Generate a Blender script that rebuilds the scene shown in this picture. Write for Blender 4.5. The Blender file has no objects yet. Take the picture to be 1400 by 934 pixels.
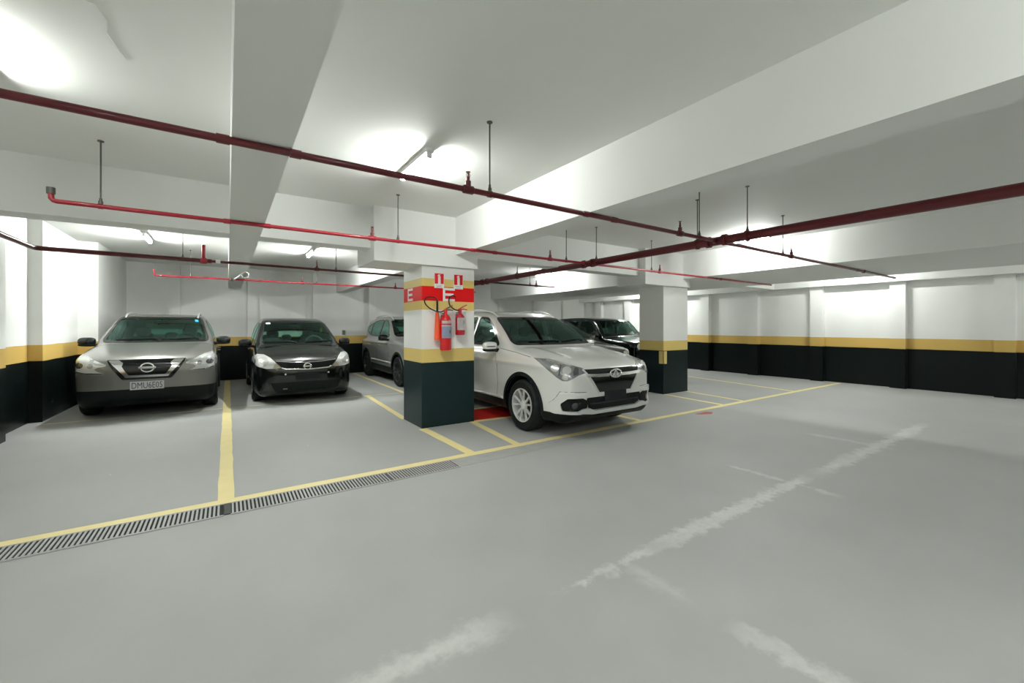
import bpy, bmesh, math, random
import numpy as np
from mathutils import Vector, Matrix
from mathutils.geometry import delaunay_2d_cdt

random.seed(4)
PI = math.pi
SC = bpy.context.scene
COL = SC.collection

# ------------------------------------------------------------------ materials
def new_mat(name):
    m = bpy.data.materials.new(name)
    m.use_nodes = True
    nt = m.node_tree
    nt.nodes.clear()
    out = nt.nodes.new('ShaderNodeOutputMaterial')
    return m, nt, out


def pbr(name, col, rough=0.5, metal=0.0, coat=0.0, emis=None, estr=0.0, noise=0.0, nscale=8.0, spec=0.4, bump=0.0):
    m, nt, out = new_mat(name)
    b = nt.nodes.new('ShaderNodeBsdfPrincipled')
    nt.links.new(b.outputs[0], out.inputs[0])
    b.inputs['Base Color'].default_value = (*col, 1)
    b.inputs['Roughness'].default_value = rough
    b.inputs['Metallic'].default_value = metal
    b.inputs['Coat Weight'].default_value = coat
    b.inputs['Coat Roughness'].default_value = 0.04
    b.inputs['Specular IOR Level'].default_value = spec
    if emis:
        b.inputs['Emission Color'].default_value = (*emis, 1)
        b.inputs['Emission Strength'].default_value = estr
    if noise or bump:
        g = nt.nodes.new('ShaderNodeNewGeometry')
        n = nt.nodes.new('ShaderNodeTexNoise')
        n.inputs['Scale'].default_value = nscale
        n.inputs['Detail'].default_value = 5
        nt.links.new(g.outputs['Position'], n.inputs['Vector'])
        if noise:
            mx = nt.nodes.new('ShaderNodeMix')
            mx.data_type = 'RGBA'
            mx.inputs[6].default_value = (*[c * (1 - noise) for c in col], 1)
            mx.inputs[7].default_value = (*[min(1, c * (1 + noise)) for c in col], 1)
            nt.links.new(n.outputs['Fac'], mx.inputs[0])
            nt.links.new(mx.outputs[2], b.inputs['Base Color'])
        if bump:
            bp = nt.nodes.new('ShaderNodeBump')
            bp.inputs['Strength'].default_value = bump
            bp.inputs['Distance'].default_value = 0.01
            nt.links.new(n.outputs['Fac'], bp.inputs['Height'])
            nt.links.new(bp.outputs[0], b.inputs['Normal'])
    return m


def banded(name, bands, rough=0.45, wob=0.012):
    """Paint in horizontal bands: list of (z from, colour, roughness)."""
    m, nt, out = new_mat(name)
    N, Lk = nt.nodes, nt.links
    b = N.new('ShaderNodeBsdfPrincipled')
    b.inputs['Specular IOR Level'].default_value = 0.2
    Lk.new(b.outputs[0], out.inputs[0])
    g = N.new('ShaderNodeNewGeometry')
    sp = N.new('ShaderNodeSeparateXYZ')
    Lk.new(g.outputs['Position'], sp.inputs[0])
    n = N.new('ShaderNodeTexNoise')
    n.inputs['Scale'].default_value = 2.5
    n.inputs['Detail'].default_value = 4
    Lk.new(g.outputs['Position'], n.inputs['Vector'])
    a = N.new('ShaderNodeMath'); a.operation = 'MULTIPLY_ADD'
    a.inputs[1].default_value = wob
    Lk.new(n.outputs['Fac'], a.inputs[0])
    Lk.new(sp.outputs['Z'], a.inputs[2])
    d = N.new('ShaderNodeMath'); d.operation = 'DIVIDE'; d.inputs[1].default_value = 4.0
    Lk.new(a.outputs[0], d.inputs[0])
    r = N.new('ShaderNodeValToRGB'); r.color_ramp.interpolation = 'CONSTANT'
    els = r.color_ramp.elements
    els[0].position = 0; els[0].color = (*bands[0][1], 1)
    els[1].position = (bands[1][0] + wob / 2) / 4; els[1].color = (*bands[1][1], 1)
    for z, c, _ in bands[2:]:
        e = els.new((z + wob / 2) / 4); e.color = (*c, 1)
    Lk.new(d.outputs[0], r.inputs[0])
    # faint mottling of the paint
    n2 = N.new('ShaderNodeTexNoise'); n2.inputs['Scale'].default_value = 1.3; n2.inputs['Detail'].default_value = 6
    Lk.new(g.outputs['Position'], n2.inputs['Vector'])
    mp = N.new('ShaderNodeMapRange')
    mp.inputs[3].default_value = 0.9; mp.inputs[4].default_value = 1.06
    Lk.new(n2.outputs['Fac'], mp.inputs[0])
    mul = N.new('ShaderNodeMix'); mul.data_type = 'RGBA'; mul.blend_type = 'MULTIPLY'
    mul.inputs[0].default_value = 1
    Lk.new(r.outputs[0], mul.inputs[6]); Lk.new(mp.outputs[0], mul.inputs[7])
    Lk.new(mul.outputs[2], b.inputs['Base Color'])
    rr = N.new('ShaderNodeMath'); rr.operation = 'GREATER_THAN'; rr.inputs[1].default_value = bands[1][0]
    Lk.new(sp.outputs['Z'], rr.inputs[0])
    rm = N.new('ShaderNodeMapRange'); rm.inputs[3].default_value = bands[0][2]; rm.inputs[4].default_value = rough
    Lk.new(rr.outputs[0], rm.inputs[0]); Lk.new(rm.outputs[0], b.inputs['Roughness'])
    bp = N.new('ShaderNodeBump'); bp.inputs['Strength'].default_value = 0.12; bp.inputs['Distance'].default_value = 0.02
    Lk.new(n2.outputs['Fac'], bp.inputs['Height']); Lk.new(bp.outputs[0], b.inputs['Normal'])
    return m


def glass_mat(name, tint, refl=1.0):
    m, nt, out = new_mat(name)
    N, Lk = nt.nodes, nt.links
    t = N.new('ShaderNodeBsdfTransparent'); t.inputs[0].default_value = (*tint, 1)
    g = N.new('ShaderNodeBsdfGlossy'); g.inputs['Roughness'].default_value = 0.02
    g.inputs[0].default_value = (0.62, 1.0, 0.88, 1)
    f = N.new('ShaderNodeFresnel'); f.inputs[0].default_value = 1.5
    mu = N.new('ShaderNodeMath'); mu.operation = 'MULTIPLY'; mu.inputs[1].default_value = refl; mu.use_clamp = True
    mx = N.new('ShaderNodeMixShader')
    Lk.new(f.outputs[0], mu.inputs[0]); Lk.new(mu.outputs[0], mx.inputs[0])
    Lk.new(t.outputs[0], mx.inputs[1]); Lk.new(g.outputs[0], mx.inputs[2]); Lk.new(mx.outputs[0], out.inputs[0])
    return m


DARK = (0.003, 0.0062, 0.0062)
YEL = (0.62, 0.42, 0.125)
YELP = (0.74, 0.56, 0.19)
WHT = (0.86, 0.865, 0.85)
RED = (0.72, 0.006, 0.008)
M = {}
M['ceil'] = pbr('ceiling_paint', (0.82, 0.83, 0.805), 0.75, noise=0.03, nscale=1.2, bump=0.15)
M['beam'] = pbr('beam_paint', (0.80, 0.81, 0.795), 0.7, noise=0.025, nscale=1.6, bump=0.12)
M['wall'] = banded('wall_paint', [(0, DARK, 0.35), (0.885, YEL, 0.5), (1.125, WHT, 0.5)])
M['pillar_sign'] = banded('pillar_paint_red', [(0, (0.010, 0.024, 0.026), 0.35), (0.895, YELP, 0.5), (1.085, WHT, 0.5), (1.635, YELP, 0.5),
                                              (1.755, RED, 0.5), (1.965, YELP, 0.5), (2.065, WHT, 0.5)], wob=0.004)
M['pillar'] = banded('pillar_paint', [(0, (0.005, 0.013, 0.014), 0.35), (0.89, YELP, 0.5), (1.10, WHT, 0.5)], wob=0.004)
M['line'] = pbr('line_paint_yellow', (0.86, 0.74, 0.36), 0.5, noise=0.08, nscale=7)
M['line_pale'] = pbr('line_paint_pale', (0.70, 0.66, 0.48), 0.5, noise=0.12, nscale=7)
M['line_red'] = pbr('floor_paint_red', (0.55, 0.018, 0.010), 0.5, noise=0.10, nscale=6)
M['ypaint'] = pbr('stripe_paint_yellow', YELP, 0.5)
M['grate'] = pbr('grate_painted_iron', (0.44, 0.45, 0.45), 0.5, metal=0.1, noise=0.12, nscale=20)
M['trench'] = pbr('trench_dark', (0.012, 0.012, 0.012), 0.8)
M['cover'] = pbr('cover_dark_iron', (0.03, 0.032, 0.03), 0.55, noise=0.3, nscale=40)
M['grout'] = pbr('channel_grout', (0.38, 0.385, 0.375), 0.55, noise=0.16, nscale=9)
M['pipe'] = pbr('pipe_red_enamel', (0.105, 0.006, 0.011), 0.36, noise=0.10, nscale=5, coat=0.15)
M['pipe_bright'] = pbr('pipe_bright_red', (0.34, 0.012, 0.028), 0.34, noise=0.08, nscale=5, coat=0.3)
M['pipe_dark'] = pbr('pipe_maroon', (0.085, 0.012, 0.014), 0.35, noise=0.10, nscale=5)
M['rod'] = pbr('hanger_steel', (0.12, 0.12, 0.11), 0.45, metal=0.6)
M['sprk'] = pbr('sprinkler_metal', (0.16, 0.05, 0.05), 0.35, metal=0.5)
M['lamp_white'] = pbr('lamp_housing_white', (0.85, 0.85, 0.85), 0.4)
LAMP = 420.0
for k_, f_ in (('tube', 1.6), ('tube_low', 0.95), ('tube_dim', 1.15), ('tube_highest', 2.4), ('tube_lowest', 0.45), ('tube_high', 2.1)):  # same kind of tube; levels set by place to balance glare and wall brightness
    M[k_] = pbr('lamp_' + k_ + '_glow', (1, 1, 1), 0.4, emis=(0.97, 1.0, 0.955), estr=LAMP * f_)
M['red'] = pbr('extinguisher_red', (0.62, 0.006, 0.010), 0.25, coat=0.6)
M['dred'] = pbr('extinguisher_deep_red', (0.42, 0.006, 0.022), 0.25, coat=0.6)
M['orange'] = pbr('horn_orange', (0.85, 0.10, 0.03), 0.45)
M['black'] = pbr('black_rubber', (0.010, 0.011, 0.011), 0.5)
M['label'] = pbr('label_white', (0.80, 0.80, 0.82), 0.5)
M['label_blue'] = pbr('label_pale_blue', (0.48, 0.55, 0.74), 0.5, noise=0.15, nscale=60)
M['ink'] = pbr('label_ink', (0.05, 0.05, 0.10), 0.5)
M['grey_ink'] = pbr('sign_grey_ink', (0.42, 0.42, 0.44), 0.5)
M['sign_red'] = pbr('sign_red', (0.70, 0.010, 0.015), 0.4)
M['white'] = pbr('white_paint', (0.86, 0.86, 0.85), 0.5)
M['grey_plastic'] = pbr('grey_plastic', (0.22, 0.22, 0.21), 0.5)
# cars
M['tyre'] = pbr('tyre_rubber', (0.007, 0.010, 0.010), 0.65, spec=0.25)
M['alloy'] = pbr('alloy_silver', (0.80, 0.80, 0.80), 0.28, metal=0.35, coat=0.6)
M['alloy_dark'] = pbr('alloy_dark', (0.10, 0.11, 0.11), 0.3, metal=0.8)
M['plastic'] = pbr('black_trim_plastic', (0.0045, 0.007, 0.007), 0.5, spec=0.2)
M['gloss_black'] = pbr('gloss_black', (0.004, 0.006, 0.006), 0.14, coat=0.25)
M['chrome'] = pbr('chrome', (0.88, 0.88, 0.88), 0.10, metal=1.0)
M['satin'] = pbr('satin_silver', (0.76, 0.77, 0.76), 0.28, metal=0.6)
M['lamp_bowl'] = pbr('lamp_reflector', (0.80, 0.80, 0.79), 0.20, metal=0.65)
M['lamp_grey'] = pbr('lamp_bezel_grey', (0.33, 0.34, 0.35), 0.22, metal=0.6, coat=0.8)
M['lamp_smoke'] = pbr('lamp_bezel_dark', (0.08, 0.085, 0.09), 0.18, metal=0.4, coat=0.8)
M['lamp_clear'] = pbr('lamp_lens_pale', (0.66, 0.68, 0.67), 0.16, metal=0.25, coat=1.0)
M['amber'] = pbr('lamp_amber_tint', (0.40, 0.36, 0.26), 0.2, coat=0.8)
M['interior'] = pbr('cabin_fabric', (0.045, 0.06, 0.055), 0.8)
M['dash'] = pbr('dashboard_plastic', (0.06, 0.075, 0.07), 0.55)
M['glass'] = glass_mat('car_glass_tinted', (0.30, 0.58, 0.49), 1.5)
M['glass_pale'] = glass_mat('car_glass_light', (0.80, 0.90, 0.84), 1.2)
M['glass_dark'] = glass_mat('car_glass_dark', (0.10, 0.27, 0.26), 1.4)
M['glass_clear'] = glass_mat('car_glass_pale', (0.55, 0.80, 0.70), 1.2)
M['plate'] = pbr('plate_pale', (0.55, 0.56, 0.55), 0.4)
M['plate_dark'] = pbr('plate_dark', (0.012, 0.016, 0.018), 0.5, spec=0.2)
M['sticker_blue'] = pbr('sticker_blue', (0.03, 0.30, 0.55), 0.4)
P_SILVER = pbr('paint_silver', (0.80, 0.805, 0.785), 0.30, metal=0.28, coat=0.9)
P_GREY = pbr('paint_gunmetal', (0.20, 0.20, 0.188), 0.30, metal=0.5, coat=0.9)
P_BLACK = pbr('paint_black', (0.003, 0.0055, 0.005), 0.16, coat=0.6)
P_GREY2 = pbr('paint_mid_grey', (0.33, 0.345, 0.33), 0.28, metal=0.5, coat=0.9)
P_DGREY = pbr('paint_dark_grey', (0.13, 0.127, 0.12), 0.28, metal=0.5, coat=0.9)


# ------------------------------------------------------------------ mesh helpers
def smooth(me, ang=None):
    me.polygons.foreach_set('use_smooth', [True] * len(me.polygons))
    if ang is not None:
        try:
            me.set_sharp_from_angle(angle=math.radians(ang))
        except Exception:
            pass


def obj(name, bm, mat, parent=None, sm=None, kind=None):
    me = bpy.data.meshes.new(name)
    bmesh.ops.recalc_face_normals(bm, faces=bm.faces)
    bm.to_mesh(me); bm.free()
    if sm is not None:
        smooth(me, sm)
    me.materials.append(mat)
    o = bpy.data.objects.new(name, me)
    COL.objects.link(o)
    if parent: o.parent = parent
    if kind: o['kind'] = kind
    return o


def thing(name, label, cat, loc=(0, 0, 0), group=None):
    o = bpy.data.objects.new(name, None); COL.objects.link(o)
    o.empty_display_size = 0.1
    o.location = loc; o['label'] = label; o['category'] = cat
    if group: o['group'] = group
    return o


def tag(o, label, cat, group=None):
    o['label'] = label; o['category'] = cat
    if group: o['group'] = group
    return o


def add_box(bm, x0, x1, y0, y1, z0, z1, bev=0.0, mat=None):
    c = bmesh.ops.create_cube(bm, size=1)
    vs = c['verts']
    for v in vs:
        v.co = Vector(((x0 + x1) / 2 + v.co.x * (x1 - x0), (y0 + y1) / 2 + v.co.y * (y1 - y0), (z0 + z1) / 2 + v.co.z * (z1 - z0)))
    if bev:
        es = list({e for v in vs for e in v.link_edges})
        r = bmesh.ops.bevel(bm, geom=es, offset=bev, segments=2, profile=0.7, affect='EDGES')
        vs = r['verts']
    if mat is not None:
        bmesh.ops.transform(bm, matrix=mat, verts=list({v for v in vs}))
    return vs


def box(*a, bev=0.0):
    bm = bmesh.new(); add_box(bm, *a, bev=bev); return bm


def add_tube(bm, pts, r, n=12, caps=True):
    """A round tube through pts; r a number or one radius per point."""
    pts = [Vector(p) for p in pts]
    rs = r if isinstance(r, (list, tuple)) else [r] * len(pts)
    rings = []
    up = None
    for i, p in enumerate(pts):
        a = pts[max(i - 1, 0)]; b = pts[min(i + 1, len(pts) - 1)]
        t = (b - a).normalized()
        if up is None:
            up = Vector((0, 0, 1)) if abs(t.z) < 0.9 else Vector((1, 0, 0))
        s = t.cross(up).normalized(); up = s.cross(t).normalized()
        rings.append([bm.verts.new(p + rs[i] * (math.cos(2 * PI * k / n) * s + math.sin(2 * PI * k / n) * up)) for k in range(n)])
    for a, b in zip(rings, rings[1:]):
        for k in range(n):
            bm.faces.new((a[k], a[(k + 1) % n], b[(k + 1) % n], b[k]))
    if caps:
        bm.faces.new(rings[0][::-1]); bm.faces.new(rings[-1])
    return bm


def tube(pts, r, n=12):
    return add_tube(bmesh.new(), pts, r, n)


def add_lathe(bm, prof, n=24, axis='Z', at=(0, 0, 0)):
    """prof = [(radius, height)]; closed at both ends when the radius there is 0."""
    at = Vector(at)
    def P(r, h, a):
        c, s = r * math.cos(a), r * math.sin(a)
        return at + (Vector((c, s, h)) if axis == 'Z' else Vector((h, c, s)) if axis == 'X' else Vector((c, h, s)))
    rings = []
    for r, h in prof:
        if r < 1e-6:
            rings.append([bm.verts.new(P(0, h, 0))])
        else:
            rings.append([bm.verts.new(P(r, h, 2 * PI * k / n)) for k in range(n)])
    for a, b in zip(rings, rings[1:]):
        for k in range(n):
            k2 = (k + 1) % n
            if len(a) == 1 and len(b) == 1: continue
            if len(a) == 1: bm.faces.new((a[0], b[k], b[k2]))
            elif len(b) == 1: bm.faces.new((a[k], a[k2], b[0]))
            else: bm.faces.new((a[k], a[k2], b[k2], b[k]))
    return bm


def add_prism(bm, poly, d0, d1, plane='XZ'):
    """A flat outline given depth from d0 to d1 across its plane."""
    def P(u, v, d):
        return (u, d, v) if plane == 'XZ' else (d, u, v) if plane == 'YZ' else (u, v, d)
    a = [bm.verts.new(P(u, v, d0)) for u, v in poly]
    b = [bm.verts.new(P(u, v, d1)) for u, v in poly]
    bm.faces.new(a); bm.faces.new(b[::-1])
    for i in range(len(poly)):
        j = (i + 1) % len(poly)
        bm.faces.new((a[i], b[i], b[j], a[j]))
    return bm


def prism(*a, **k):
    return add_prism(bmesh.new(), *a, **k)


def copy_thing(o, loc=None, label=None):
    r = o.copy(); COL.objects.link(r)
    if loc is not None: r.location = loc
    if label: r['label'] = label
    for ch in list(o.children):
        c = ch.copy(); COL.objects.link(c); c.parent = r
        for g in list(ch.children):
            d = g.copy(); COL.objects.link(d); d.parent = c
    return r


# ------------------------------------------------------------------ camera (level phone camera, 1.40 m up)
cam = bpy.data.cameras.new('camera'); co = bpy.data.objects.new('camera', cam); COL.objects.link(co)
co.location = (0, 0, 1.4)
co.rotation_euler = (PI / 2, 0, math.radians(-34))
cam.sensor_width = 36; cam.lens = 36 * 577 / 1400
cam.shift_y = -20 / 1400
cam.clip_start = 0.05
SC.camera = co

# ------------------------------------------------------------------ the room
AL, AR, BF, BB, ZC, ZB = -2.4, 12.8, -6.0, 13.4, 2.96, 2.43


def floor_material():
    m, nt, out = new_mat('floor_grey_epoxy')
    N, Lk = nt.nodes, nt.links
    b = N.new('ShaderNodeBsdfPrincipled'); Lk.new(b.outputs[0], out.inputs[0])
    g = N.new('ShaderNodeNewGeometry')

    def noise(scale, detail=5, rough=0.55):
        n = N.new('ShaderNodeTexNoise'); n.inputs['Scale'].default_value = scale
        n.inputs['Detail'].default_value = detail; n.inputs['Roughness'].default_value = rough
        Lk.new(g.outputs['Position'], n.inputs['Vector']); return n

    def math_(op, a, bb=None, clamp=False):
        n = N.new('ShaderNodeMath'); n.operation = op; n.use_clamp = clamp
        for i, v in enumerate((a, bb)):
            if v is None: continue
            if isinstance(v, (int, float)): n.inputs[i].default_value = v
            else: Lk.new(v, n.inputs[i])
        return n.outputs[0]

    def mapr(v, a, bb, c, d, smooth_=False):
        n = N.new('ShaderNodeMapRange')
        if smooth_: n.interpolation_type = 'SMOOTHSTEP'
        Lk.new(v, n.inputs[0])
        for i, x in enumerate((a, bb, c, d)): n.inputs[i + 1].default_value = x
        return n.outputs[0]
    sp = N.new('ShaderNodeSeparateXYZ'); Lk.new(g.outputs['Position'], sp.inputs[0])
    X, Y = sp.outputs['X'], sp.outputs['Y']
    n1, n2, n3 = noise(0.55, 4), noise(2.3, 6), noise(9, 5, 0.65)
    edge = math_('MULTIPLY', math_('SUBTRACT', n3.outputs['Fac'], 0.5), 0.22)
    edge2 = math_('MULTIPLY', math_('SUBTRACT', n2.outputs['Fac'], 0.5), 0.18)
    edge = math_('ADD', edge, edge2)

    def streak(U, V, u0, v0, v1, w, soft=0.03, fade=0.35):
        """a filled joint: the line U = u0 between V = v0 and V = v1."""
        d = math_('ADD', math_('ABSOLUTE', math_('SUBTRACT', U, u0)), edge)
        a = mapr(d, w - soft, w + soft, 1, 0, True)
        q = mapr(V, v0, v0 + fade, 0, 1, True)
        p = mapr(V, v1 - fade, v1, 1, 0, True)
        return math_('MULTIPLY', math_('MULTIPLY', a, q), p)
    s = [streak(Y, X, 1.69, 0.25, 1.2, 0.055, 0.05, 0.25),
         streak(Y, X, 1.71, 1.35, 2.4, 0.028, 0.03, 0.3),
         streak(Y, X, 1.72, 2.0, 4.7, 0.055, 0.03, 0.5),
         streak(Y, X, 1.71, 4.3, 8.6, 0.065, 0.05, 0.9),
         math_('MULTIPLY', streak(X, Y, 1.97, 0.3, 1.12, 0.045, 0.03, 0.15), 0.9),
         math_('MULTIPLY', streak(X, Y, 1.95, 1.2, 1.75, 0.04, 0.05, 0.2), 0.6),
         math_('MULTIPLY', streak(X, Y, 4.2, 1.3, 2.4, 0.035, 0.03, 0.2), 0.75),
         math_('MULTIPLY', streak(X, Y, 6.33, 1.5, 2.5, 0.05, 0.06, 0.2), 0.6)]
    acc = s[0]
    for q in s[1:]: acc = math_('MAXIMUM', acc, q)
    acc = math_('MULTIPLY', acc, mapr(n2.outputs['Fac'], 0.3, 0.62, 0.45, 1.0))
    n4 = noise(26, 6, 0.7)
    acc = math_('MULTIPLY', acc, mapr(n4.outputs['Fac'], 0.36, 0.54, 0.72, 1.0))
    # base
    r = N.new('ShaderNodeValToRGB')
    r.color_ramp.elements[0].position = 0.36; r.color_ramp.elements[0].color = (0.355, 0.366, 0.360, 1)
    r.color_ramp.elements[1].position = 0.64; r.color_ramp.elements[1].color = (0.42, 0.428, 0.42, 1)
    mixn = math_('ADD', math_('MULTIPLY', n1.outputs['Fac'], 0.62), math_('MULTIPLY', n2.outputs['Fac'], 0.38))
    Lk.new(mixn, r.inputs[0])
    mx = N.new('ShaderNodeMix'); mx.data_type = 'RGBA'
    Lk.new(acc, mx.inputs[0]); Lk.new(r.outputs[0], mx.inputs[6]); mx.inputs[7].default_value = (0.62, 0.625, 0.61, 1)
    # paint chips
    vo = N.new('ShaderNodeTexVoronoi'); vo.inputs['Scale'].default_value = 1.7
    Lk.new(g.outputs['Position'], vo.inputs['Vector'])
    chip = math_('LESS_THAN', vo.outputs['Distance'], 0.016)
    m2 = N.new('ShaderNodeMix'); m2.data_type = 'RGBA'
    Lk.new(math_('MULTIPLY', chip, 0.8), m2.inputs[0]); Lk.new(mx.outputs[2], m2.inputs[6]); m2.inputs[7].default_value = (0.70, 0.70, 0.68, 1)
    Lk.new(m2.outputs[2], b.inputs['Base Color'])
    Lk.new(mapr(n2.outputs['Fac'], 0.3, 0.7, 0.50, 0.66), b.inputs['Roughness'])
    bp = N.new('ShaderNodeBump'); bp.inputs['Strength'].default_value = 0.05; bp.inputs['Distance'].default_value = 0.02
    Lk.new(n2.outputs['Fac'], bp.inputs['Height']); Lk.new(bp.outputs[0], b.inputs['Normal'])
    return m


M['floor'] = floor_material()
floor_o = obj('floor', box(AL - 0.3, AR + 0.3, BF - 0.3, BB + 0.3, -0.2, 0), M['floor'], kind='structure')
obj('ceiling', box(AL - 0.3, AR + 0.3, BF - 0.3, BB + 0.3, ZC, ZC + 0.2), M['ceil'], kind='structure')
wl = obj('wall_left', box(AL - 0.3, AL, BF, BB, 0, ZC), M['wall'], kind='structure')
wr = obj('wall_right', box(AR, AR + 0.3, BF, BB, 0, ZC), M['wall'], kind='structure')
wb = obj('wall_back', box(AL - 0.3, AR + 0.3, BB, BB + 0.3, 0, ZC), M['wall'], kind='structure')
obj('wall_front', box(AL - 0.3, AR + 0.3, BF - 0.3, BF, 0, ZC), M['wall'], kind='structure')
# wall stiffeners
obj('pilaster', box(AL, -2.25, 9.0, 10.8, 0, ZC), M['wall'], wl)
obj('pilaster', box(AL, -1.98, 10.75, BB, 0, ZC), M['wall'], wl)
obj('pilaster', box(AL, -2.25, 6.9, 7.75, 0, ZC), M['wall'], wl)
for a in (-1.08, 0.56, 2.15, 3.74, 5.3, 6.9, 8.5, 10.1, 11.6):
    obj('pilaster', box(a - 0.11, a + 0.11, BB - 0.13, BB, 0, ZC), M['wall'], wb)
for b_ in (-4.9, -3.3, -1.7, -0.1, 1.46, 3.06, 4.66, 6.26, 7.75, 9.3, 10.9, 12.4):
    obj('pilaster', box(AR - 0.15, AR, b_ - 0.14, b_ + 0.14, 0, ZC), M['wall'], wr)


def struct(name, bm, m):
    return obj(name, bm, m, kind='structure')


# beams along the bays (Y) and across them (X)
struct('beam', box(0.02, 0.31, BF, BB, ZB, ZC), M['beam'])
struct('beam', box(2.70, 2.99, BF, BB, ZB, ZC), M['beam'])
struct('beam', box(8.09, 10.9, BF, BB, ZB, ZC), M['beam'])
struct('beam', box(12.5, AR, BF, BB, ZB, ZC), M['beam'])
for x0, x1 in ((AL, 0.02), (0.31, 2.70), (2.99, 8.09), (10.9, 12.5)):
    struct('beam', box(x0, x1, 5.6, 5.9, ZB, ZC), M['beam'])
    struct('beam', box(x0, x1, -3.4, -3.1, ZB, ZC), M['beam'])


def pillar(x0, x1, y0, y1, cx0, cx1, m):
    p = struct('pillar', box(x0, x1, y0, y1, 0, 2.25, bev=0.012), m)
    obj('capital', box(cx0, cx1, y0 - 0.06, y1 + 0.05, 2.25, ZC - 0.001, bev=0.008), M['beam'], p)
    return p


p1 = pillar(2.215, 3.035, 5.5, 6.22, 1.55, 3.06, M['pillar_sign'])
p2 = pillar(7.50, 8.34, 5.5, 6.12, 6.85, 8.36, M['pillar'])
# yellow corner drop on the far pillar
bm = bmesh.new()
add_box(bm, 7.4985, 7.61, 5.4985, 5.512, 0.63, 0.893)
add_box(bm, 7.4985, 7.512, 5.4985, 5.61, 0.63, 0.893)
obj('corner_stripe', bm, M['ypaint'], p2)


def letter_E(x0, x1, z0, z1, t, d0, d1, plane):
    poly = [(x0, z0), (x1, z0), (x1, z0 + t), (x0 + t, z0 + t), (x0 + t, (z0 + z1 - t) / 2), (x1 - t * 0.6, (z0 + z1 - t) / 2),
            (x1 - t * 0.6, (z0 + z1 + t) / 2), (x0 + t, (z0 + z1 + t) / 2), (x0 + t, z1 - t), (x1, z1 - t), (x1, z1), (x0, z1)]
    return prism(poly, d0, d1, plane)


obj('lettering', letter_E(2.53, 2.715, 1.765, 1.955, 0.034, 5.4975, 5.502, 'XZ'), M['white'], p1)
# the same letter on the left face reads from the aisle: its upright is on the deeper side
e = letter_E(-6.04, -5.84, 1.775, 1.958, 0.034, 2.2125, 2.217, 'YZ')
for v in e.verts: v.co.y = -v.co.y
obj('lettering', e, M['white'], p1)

# ------------------------------------------------------------------ floor paint (parts of the floor)
def strip(name, p, q, w, m, z=0.002, w2=None):
    p, q = Vector(p), Vector(q)
    d = (q - p).normalized(); n = Vector((-d.y, d.x))
    k = max(2, int((q - p).length / 0.25))
    poly1, poly2 = [], []
    for i in range(k + 1):
        c = p.lerp(q, i / k)
        poly1.append(c + n * (w / 2 + random.uniform(-0.004, 0.004)))
        poly2.append(c - n * (w / 2 + random.uniform(-0.004, 0.004)))
    poly = poly1 + poly2[::-1]
    return obj(name, prism([tuple(v) for v in poly], -0.01, z, 'XY'), m, floor_o)


strip('aisle_line', (AL + 0.02, 4.075), (12.62, 4.15), 0.10, M['line'], 0.0021)
strip('bay_line', (-0.01, 4.1), (0.0, BB - 0.15), 0.115, M['line'])
strip('bay_line', (2.24, 4.1), (2.225, 5.49), 0.115, M['line'])
strip('bay_line', (2.235, 6.23), (2.36, 8.8), 0.09, M['line'])
strip('bay_line', (2.86, 4.13), (3.0, 5.49), 0.10, M['line'])
strip('bay_line', (3.09, 6.3), (3.16, BB - 0.15), 0.09, M['line'])
strip('bay_line', (5.11, 4.1), (5.18, BB - 0.15), 0.10, M['line'])
strip('bay_line', (7.37, 4.15), (7.51, 5.49), 0.09, M['line'])
strip('bay_line', (8.07, 4.15), (8.27, 5.55), 0.09, M['line'])
strip('bay_line', (8.28, 5.56), (8.45, 8.7), 0.08, M['line_pale'])
strip('bay_line', (10.2, 4.16), (10.8, 7.1), 0.09, M['line'])
strip('tandem_line', (AL + 0.15, 8.78), (3.12, 8.75), 0.055, M['line_pale'], 0.0014)
strip('tandem_line', (3.14, 8.75), (8.4, 8.72), 0.055, M['line_pale'], 0.0014)
strip('fire_zone_border', (3.0, 5.49), (4.1, 5.40), 0.10, M['line'], 0.0022)
strip('fire_zone_border', (3.07, 6.33), (4.1, 6.33), 0.09, M['line'], 0.0022)
obj('fire_zone_patch', prism([(3.05, 5.56), (4.0, 5.49), (4.0, 6.26), (3.05, 6.26)], -0.01, 0.0018, 'XY'), M['line_red'], floor_o)
obj('paint_spill', prism([(6.22, 3.97), (6.55, 3.98), (6.60, 3.90), (6.47, 3.83), (6.30, 3.89)], -0.01, 0.002, 'XY'),
    pbr('spill_red', (0.45, 0.10, 0.07), 0.5), floor_o)


# ------------------------------------------------------------------ drain grates
def grate(x0, x1, label, y0=3.785, y1=4.02, pitch=0.0265):
    t = thing('drain_grate', label, 'drain grate', ((x0 + x1) / 2, (y0 + y1) / 2, 0), 'slotted drain grates along the aisle line')
    ox, oy = (x0 + x1) / 2, (y0 + y1) / 2
    obj('channel', box(x0 - ox, x1 - ox, y0 - oy, y1 - oy, -0.008, 0.0015), M['trench'], t)
    bm = bmesh.new()
    x = x0 + pitch * 0.5
    while x < x1 - 0.01:
        add_box(bm, x - 0.0065 - ox, x + 0.0065 - ox, y0 - oy, y1 - oy, 0.001, 0.007)
        x += pitch
    add_box(bm, x0 - ox, x1 - ox, y0 - 0.012 - oy, y0 + 0.006 - oy, 0.0005, 0.007)
    add_box(bm, x0 - ox, x1 - ox, y1 - 0.004 - oy, y1 + 0.008 - oy, 0.0005, 0.007)
    obj('slats', bm, M['grate'], t)
    return t


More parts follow.
